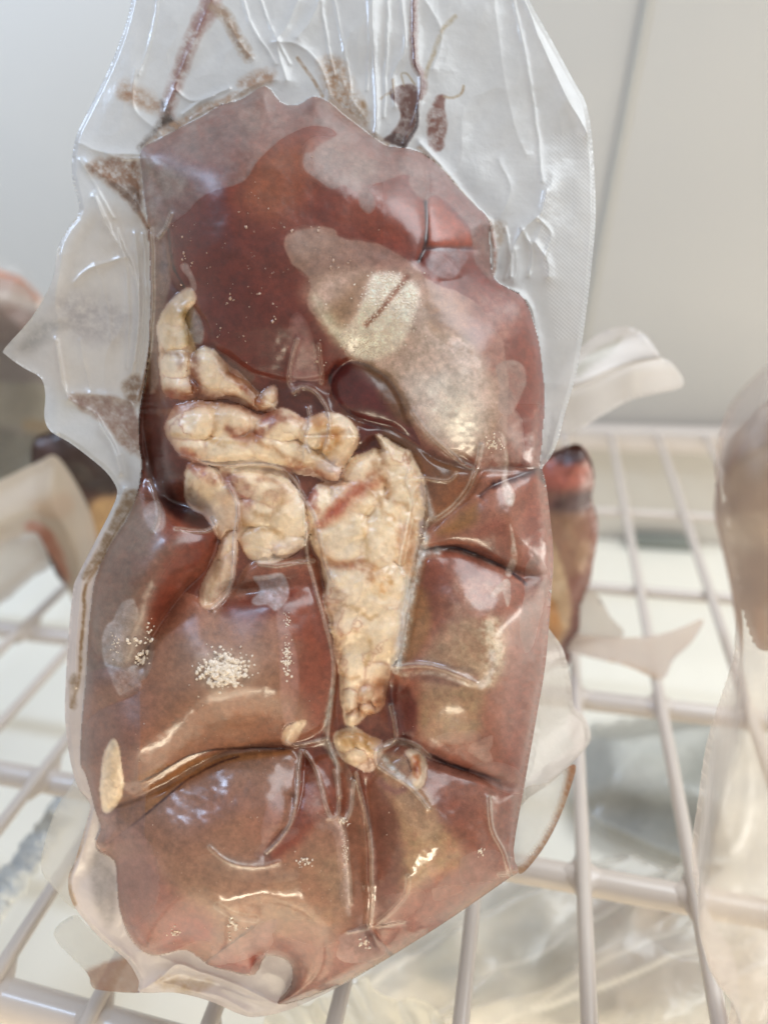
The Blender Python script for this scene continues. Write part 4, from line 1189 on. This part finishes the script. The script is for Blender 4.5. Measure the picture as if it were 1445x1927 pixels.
# ------------------------------------------------------------------ loose flanges of the near pack, bent to the rear
def flap(name, outline, parent, place, paints=(), base=(222, 214, 208), alpha=0.7, hfun=None, step=4, mat=None, edge=0.0, label=None, kind=None, streaks=()):
    """a sheet of film inside an outline; place(u, v, h) gives the point, h in metres off the sheet"""
    poly = P(outline, 4)
    lo, hi = poly.min(0), poly.max(0)
    T = Sheet(lo[0] - step, hi[0] + step, lo[1] - step, hi[1] + step, step)
    d = seg_dist(T.U, T.V, poly, True)
    sd = np.where(inside(T.U, T.V, poly), d, -d)
    T.col[:] = base
    T.col += (fbm(T.U, T.V, 70, 19, 3) * 8)[..., None]
    al = np.full(T.U.shape, alpha) + 0.08 * fbm(T.U, T.V, 60, 23, 3)
    for (s, c, a_, fe, fa) in paints:
        q = P(s)
        T.paint(q, c, a_, fe, 6.0, 0.2, 3)
        w, dd = T.sdf(q, fe + 14, 6.0, 3)
        al[w] = np.maximum(al[w], fa * a_ * smooth01(dd / fe + 0.5))
    for (s, wd, c, a_) in streaks:
        L = P(s, 5, False)
        T.stroke(L, c, wd, a_, 2.0, 0.3)
        w = T.window(L, wd * 2 + 8)
        al[w] = np.maximum(al[w], a_ * np.clip(1.25 - seg_dist(T.U[w], T.V[w], L, False) / wd, 0, 1))
    if edge:
        al = np.maximum(al, edge * np.exp(-np.maximum(sd, 0) / 5))
    h = hfun(T.U, T.V, sd) if hfun else np.zeros(T.U.shape)
    gy_, gx_ = np.gradient(sd, step)
    sn = np.abs(sd) < step * 1.6
    uu, vv = np.where(sn, T.U - sd * gx_, T.U), np.where(sn, T.V - sd * gy_, T.V)
    xyz = place(uu, vv, h)
    ins = (sd > 0).astype(int)
    mk_ = (ins[:-1, :-1] + ins[1:, :-1] + ins[:-1, 1:] + ins[1:, 1:]) >= 3
    used, f = grid_faces(mk_)
    o = mesh_object(name, xyz.reshape(-1, 3)[used], f, mat or FILM, parent,
                    {'col': srgb(np.clip(T.col, 4, 250)).reshape(-1, 3)[used], 'alpha': np.clip(al, 0.03, 0.98).ravel()[used], 'haze': np.full(len(used), 0.5)})
    if label:
        o['label'] = label
    if kind:
        o['kind'] = kind
    return o

def in_pack(u, v, h):
    return pack_xyz(u, v, h / PXM)
pm = PXM
flap('film_flange', "1020,1180 1045,1200 1062,1230 1075,1290 1080,1330 1100,1350 1112,1385 1100,1410 1040,1470 985,1510 962,1560 980,1480 1000,1400 1012,1280", PACK, in_pack,
     [("1080,1335 1100,1350 1112,1385 1098,1408 1072,1392 1064,1360", (220, 206, 196), 0.7, 6, 0.85), ("1000,1460 1100,1400 1080,1440 1000,1500", (226, 212, 204), 0.7, 10, 0.9)],
     (214, 204, 194), 0.72, lambda u, v, s: -pm * (30 + 1.3 * np.clip(u - 985, 0, 200) - 12 * np.sin((u * 0.7 + v) / 34)), edge=0.8)
flap('film_flange', "982,1490 1030,1472 1082,1436 1074,1480 1052,1540 1026,1590 992,1635 974,1642 962,1600", PACK, in_pack, [],
     (222, 216, 206), 0.45, lambda u, v, s: -pm * (12 + 0.7 * np.clip(u - 975, 0, 200)), streaks=[("1078,1442 1056,1525 1028,1580 996,1625 972,1640", 11, (150, 96, 52), 0.92)])
flap('film_flange', "178,1508 150,1458 133,1482 103,1529 77,1628 103,1671 129,1702 150,1710 136,1655 150,1610 170,1560", PACK, in_pack, [],
     (224, 220, 212), 0.6, lambda u, v, s: -pm * (14 + 0.4 * (170 - u)), edge=0.7)
flap('film_flange', "101,1760 141,1722 168,1745 246,1806 275,1850 270,1868 193,1864 172,1855 163,1829", PACK, in_pack,
     [("162,1832 200,1812 268,1800 272,1868 190,1866", (168, 126, 102), 0.9, 14, 0.9)],
     (222, 218, 208), 0.5, lambda u, v, s: -pm * (26 + 0.2 * (270 - u)))

# ------------------------------------------------------------------ packs standing behind
PACKS = 'vacuum packs stored on the wire shelf'
PACK['group'] = PACKS
BFILM = film_material('stored_pack_film', rough=0.45, bumps=0.1)
BMEAT = meat_material('stored_meat', 0.05, 0.15, 0.0, 0.30)
def stand(u, v, yaw=0.0):
    """place() for a thing standing upright on the shelf at pixel (u, v), and that foot"""
    foot = on_plane(u, v, (0, 0, 0.003), (0, 0, 1))
    n = CAM - foot
    n[2] = 0
    n = _norm(n)
    c, s = math.cos(yaw), math.sin(yaw)
    n = np.array((n[0] * c - n[1] * s, n[0] * s + n[1] * c, 0))
    def place(uu, vv, h):
        d = np.stack([(uu - CU) / F, -(vv - CV) / F, np.ones(uu.shape)], -1) @ C2W.T
        k = ((foot - CAM) @ n) / (d @ n)
        return CAM + d * k[..., None] + n * h[..., None] - foot
    return place, foot
def stored(foot_px, label, meats, films, yaw=0.0, thick=0.02):
    place, foot = stand(*foot_px, yaw)
    root = empty('vacuum_pack', tuple(foot), label, 'meat pack', PACKS)
    for (s, base, paints) in meats:
        flap('meat_lobe', s, root, place, paints, base, 1.0, lambda u, v, d: thick * dome(d, 70) + 0.3 * thick * fbm(u, v, 60, 9, 3), 5, BMEAT)
        flap('meat_underside', s, root, place, (), base, 1.0, lambda u, v, d: -0.5 * thick * dome(d, 60), 8, BMEAT)
    for (s, base, al, paints, hf) in films:
        flap('film_margin', s, root, place, paints, base, al, hf, 5, BFILM, 0.85)
    return root
stored((1075, 1250), 'small vacuum pack of dark red meat half hidden behind the big pack',
       [("985,866 1030,858 1058,846 1088,840 1106,858 1118,900 1112,940 1125,990 1116,1050 1110,1090 1092,1130 1090,1175 1074,1215 1070,1244 1040,1246 985,1240", (140, 92, 78),
         [("1090,1000 1110,1010 1100,1060 1088,1040", (206, 178, 150), 0.8, 10, 0), ("1064,960 1078,966 1086,1010 1070,1000", (196, 160, 130), 0.7, 8, 0), ("1095,960 1120,970 1116,1000 1100,990", (116, 64, 58), 0.8, 8, 0), ("1030,860 1090,856 1100,890 1060,900 1020,890", (186, 106, 88), 0.9, 16, 0), ("1050,850 1090,840 1100,852 1060,862", (70, 44, 44), 0.9, 12, 0), ("1070,905 1112,915 1112,950 1075,955 1040,935", (84, 56, 56), 0.9, 24, 0),
          ("1030,940 1110,960 1100,1040 1060,1060 1030,1000", (162, 122, 94), 0.7, 24, 0), ("1028,980 1044,1000 1068,1060 1078,1120 1080,1180 1040,1190 1020,1100", (206, 176, 140), 0.9, 10, 0),
          ("1030,1100 1050,1110 1060,1170 1036,1180", (186, 124, 66), 0.8, 12, 0), ("1100,1100 1090,1200 1070,1240 1060,1200", (112, 66, 60), 0.8, 16, 0)])],
       [("1045,700 1082,652 1128,622 1175,616 1215,632 1252,665 1284,710 1240,738 1180,758 1110,785 1040,812 1020,760", (240, 234, 230), 0.86,
         [("1088,668 1130,648 1175,636 1150,656 1095,680", (186, 182, 168), 0.7, 8, 0.8)], lambda u, v, d: 0.004 + 0.012 * np.exp(-((v - 690 + (u - 1100) * 0.25) / 18) ** 2) + 0.006 * np.sin(u / 40)),  # grey-green stripe paints shading onto the white flap
        ("1010,1170 1100,1184 1180,1186 1240,1178 1290,1160 1323,1145 1300,1190 1265,1225 1243,1262 1180,1240 1110,1225 1050,1210 1005,1200", (243, 228, 219), 0.92,
         [("1130,1228 1190,1238 1240,1258 1200,1268 1150,1256", (222, 184, 146), 0.8, 10, 0.9)], lambda u, v, d: 0.004 + 0.00001 * (u - 1030)),
        ("1050,1090 1118,1105 1148,1150 1175,1185 1120,1196 1060,1200", (214, 200, 188), 0.7, [], lambda u, v, d: 0.004 + 0 * u)], 0.0, 0.012)
stored((1450, 1900), 'tall cloudy vacuum pack of tan meat, cut off by the right edge of the picture',
       [("1500,735 1440,760 1400,795 1376,840 1370,900 1378,990 1396,1100 1415,1170 1440,1215 1520,1240 1600,1200 1620,900 1600,740", (204, 166, 132),
         [("1380,850 1410,830 1430,900 1400,960 1380,930", (190, 152, 112), 0.7, 30, 0), ("1420,760 1460,740 1470,860 1430,850", (206, 192, 184), 0.8, 24, 0), ("1390,930 1450,920 1460,1000 1400,1000", (176, 144, 114), 0.7, 40, 0),
          ("1430,1120 1460,1100 1460,1200 1436,1190", (206, 130, 84), 0.8, 20, 0), ("1395,1020 1430,1010 1440,1150 1415,1160", (204, 174, 148), 0.8, 24, 0)])],
       [("1480,668 1424,704 1386,750 1362,810 1355,880 1368,960 1385,1080 1392,1200 1360,1310 1335,1400 1318,1500 1310,1600 1325,1680 1350,1730 1375,1770 1385,1850 1395,1960 1640,1960 1640,660", (224, 208, 196), 0.42,
         [("1322,1600 1450,1640 1640,1680 1640,1740 1460,1710 1350,1700", (226, 208, 198), 0.6, 30, 0.8), ("1370,1700 1420,1780 1450,1960 1390,1960 1380,1800", (228, 206, 194), 0.6, 24, 0.85)],
         lambda u, v, d: 0.026 * smooth01(d / 90) + 0.002 * fbm(u, v, 90, 14, 2) + 0.004)], 0.0, 0.011)
stored((130, 1135), 'vacuum pack of dark brown meat with a pale turned-over film flap',
       [("60,850 100,815 150,800 210,830 260,900 262,1080 200,1120 140,1110 90,1040", (66, 38, 28),
         [("165,930 225,920 235,990 200,1010 160,990", (196, 156, 106), 0.9, 20, 0), ("100,820 160,806 220,850 215,910 150,900", (44, 24, 18), 0.9, 20, 0)]),
        ],
       [("-60,920 20,872 70,848 97,838 130,880 158,935 172,985 170,1030 152,1080 136,1116 112,1062 84,1014 60,978 20,990 -60,1010", (222, 204, 182), 0.9,
         [("40,960 70,955 110,1010 124,1070 100,1060 70,1010", (200, 124, 92), 0.85, 16, 0.9), ("50,910 110,900 130,930 80,940", (214, 182, 154), 0.6, 20, 0.9)],
         lambda u, v, d: 0.016 + 0.012 * smooth01(d / 60)),
        ("-60,1000 40,985 66,985 100,1050 60,1080 0,1130 -60,1150", (222, 212, 200), 0.8, [], lambda u, v, d: 0.010 * dome(d, 60))], 0.0, 0.012)
stored((40, 960), 'cloudy vacuum pack streaked red and brown on pale fat, farthest left',
       [("-80,515 10,512 48,530 84,572 110,640 128,720 126,800 70,850 40,905 -80,950", (190, 172, 158),
         [("-80,508 20,514 60,536 78,562 50,560 20,545 -80,540", (178, 116, 88), 0.9, 10, 0), ("-80,560 10,560 40,575 100,590 110,650 40,640 -80,650", (130, 92, 78), 0.9, 16, 0),
          ("-80,640 60,650 110,660 110,720 -80,720", (166, 148, 138), 0.9, 20, 0), ("-80,720 100,716 120,790 -80,785", (208, 198, 172), 0.9, 20, 0), ("40,780 126,790 110,815 60,812", (206, 172, 118), 0.9, 12, 0),
          ("-80,800 60,806 80,840 40,900 -80,950", (134, 128, 104), 0.9, 20, 0)])],
       [("-90,498 14,498 56,522 96,572 122,640 140,720 138,800 80,870 40,940 -90,970", (216, 208, 200), 0.2, [("-80,520 30,528 60,556 30,570 -80,560", (226, 214, 204), 0.7, 10, 0.7)], lambda u, v, d: 0.018 * smooth01(d / 60) + 0.002)], 0.0, 0.014)

# ------------------------------------------------------------------ below the shelf
def lying(z):
    def place(uu, vv, h):
        d = np.stack([(uu - CU) / F, -(vv - CV) / F, np.ones(uu.shape)], -1) @ C2W.T
        k = (z - CAM_H) / d[..., 2]
        p = CAM + d * k[..., None]
        p[..., 2] += h
        return p
    return place
CLEAR = film_material('loose_bag_film', rough=0.14, bumps=0.6)
def creased(amp, ang, wl, seed):
    c, s = math.cos(ang), math.sin(ang)
    def f(u, v, d):
        a, b = u * c + v * s, -u * s + v * c
        n = fbm(a / 5.0, b, wl, seed, 2)
        return amp * (1 - np.abs(n) * 1.8) + amp * 0.8 * fbm(u, v, 160, seed + 5, 2)
    return f
bag = empty('plastic_bag', (0, 0, 0), 'crumpled clear plastic bag of greyish contents lying under the wire shelf at the lower right', 'plastic bag')
flap('bag_contents', "760,1700 900,1650 1100,1640 1330,1680 1420,1740 1430,1960 760,1980 700,1850", bag, lying(-0.095),
     [("1080,1650 1260,1660 1280,1740 1100,1720", (182, 178, 172), 0.9, 40, 0), ("900,1740 1010,1720 1010,1860 920,1840", (190, 188, 182), 0.9, 40, 0), ("1180,1740 1260,1720 1250,1800 1190,1800", (196, 168, 138), 0.9, 30, 0),
      ("1100,1740 1160,1740 1160,1800 1080,1800", (170, 150, 136), 0.9, 30, 0), ("1100,1840 1260,1800 1300,1900 1120,1940", (168, 154, 146), 0.9, 50, 0), ("800,1820 860,1800 860,1880 800,1890", (170, 172, 168), 0.9, 30, 0)],
     (216, 210, 200), 1.0, lambda u, v, d: 0.018 * dome(d, 120) + 0.004 * fbm(u, v, 80, 3, 3), 6, BMEAT)
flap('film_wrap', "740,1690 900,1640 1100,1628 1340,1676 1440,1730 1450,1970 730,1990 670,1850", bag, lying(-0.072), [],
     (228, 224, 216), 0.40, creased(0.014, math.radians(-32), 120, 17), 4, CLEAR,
     streaks=[("690,1905 850,1800 1000,1705 1090,1635", 9, (244, 240, 232), 0.8), ("760,1960 960,1830 1180,1715", 6, (244, 240, 232), 0.75), ("1000,1915 1180,1860 1345,1795", 7, (246, 242, 232), 0.85), ("900,1970 1080,1870 1345,1740", 5, (240, 236, 228), 0.7), ("720,1830 800,1770 900,1690", 7, (242, 238, 230), 0.7), ("1040,1790 1140,1730 1250,1690", 6, (242, 238, 230), 0.7)])  # bright strokes paint highlights along the folds of the film
w2 = empty('film_scrap', (0, 0, 0), 'crumpled milky white plastic film beneath the wires at the bottom edge, below the big pack', 'plastic film')
flap('film_sheet', "520,1905 600,1890 660,1860 690,1850 705,1872 750,1895 780,1888 830,1925 850,1990 520,1990", w2, lying(-0.03), [],
     (238, 234, 222), 0.85, creased(0.006, math.radians(60), 40, 27), 4, CLEAR, 0.9)
tray = empty('plastic_bag', (0, 0, 0), 'smooth grey bag lying under the shelf behind the crumpled clear bag', 'plastic bag')
flap('bag_contents', "1090,1385 1180,1360 1300,1340 1400,1350 1420,1500 1380,1620 1280,1610 1180,1570 1100,1520", tray, lying(-0.10),
     [("1150,1500 1250,1520 1340,1440 1350,1600 1280,1590 1200,1560", (170, 169, 160), 0.7, 60, 0)],
     (232, 229, 220), 1.0, lambda u, v, d: 0.02 * smooth01(d / 90), 6, BMEAT)
flap('film_wrap', "1080,1380 1180,1352 1300,1332 1410,1340 1432,1500 1390,1632 1280,1622 1170,1582 1090,1530", tray, lying(-0.098), [], (216, 218, 212), 0.25, lambda u, v, d: 0.022 * smooth01(d / 90) + 0.001 * fbm(u, v, 50, 6, 3), 6, CLEAR)
a0, a1 = [on_plane(u, v, (0, 0, FLOOR_Z + 0.01), (0, 0, 1)) for u, v in ((1180, 1008), (1290, 1026))]
dark_strip = box('floor_strip', (a0[0], a0[1] - 0.006, FLOOR_Z), (a1[0] + 0.01, a0[1] + 0.006, FLOOR_Z + 0.012), DARKSTRIP, None, 0.002)  # low dark grey block making a dark strip on the floor
dark_strip['label'] = 'short dark grey strip on the freezer floor seen through the wires at the right'
dark_strip['category'] = 'bar'
fr = flap('frost', "-40,1700 20,1630 80,1550 140,1475 170,1480 150,1540 90,1620 40,1690 -40,1790", None, lying(-0.045), [], (206, 208, 206), 1.0,
          lambda u, v, d: 0.006 * dome(d, 20) + 0.004 * fbm(u, v, 14, 44, 4, 0.7), 3, FROST, 0, None, 'stuff')
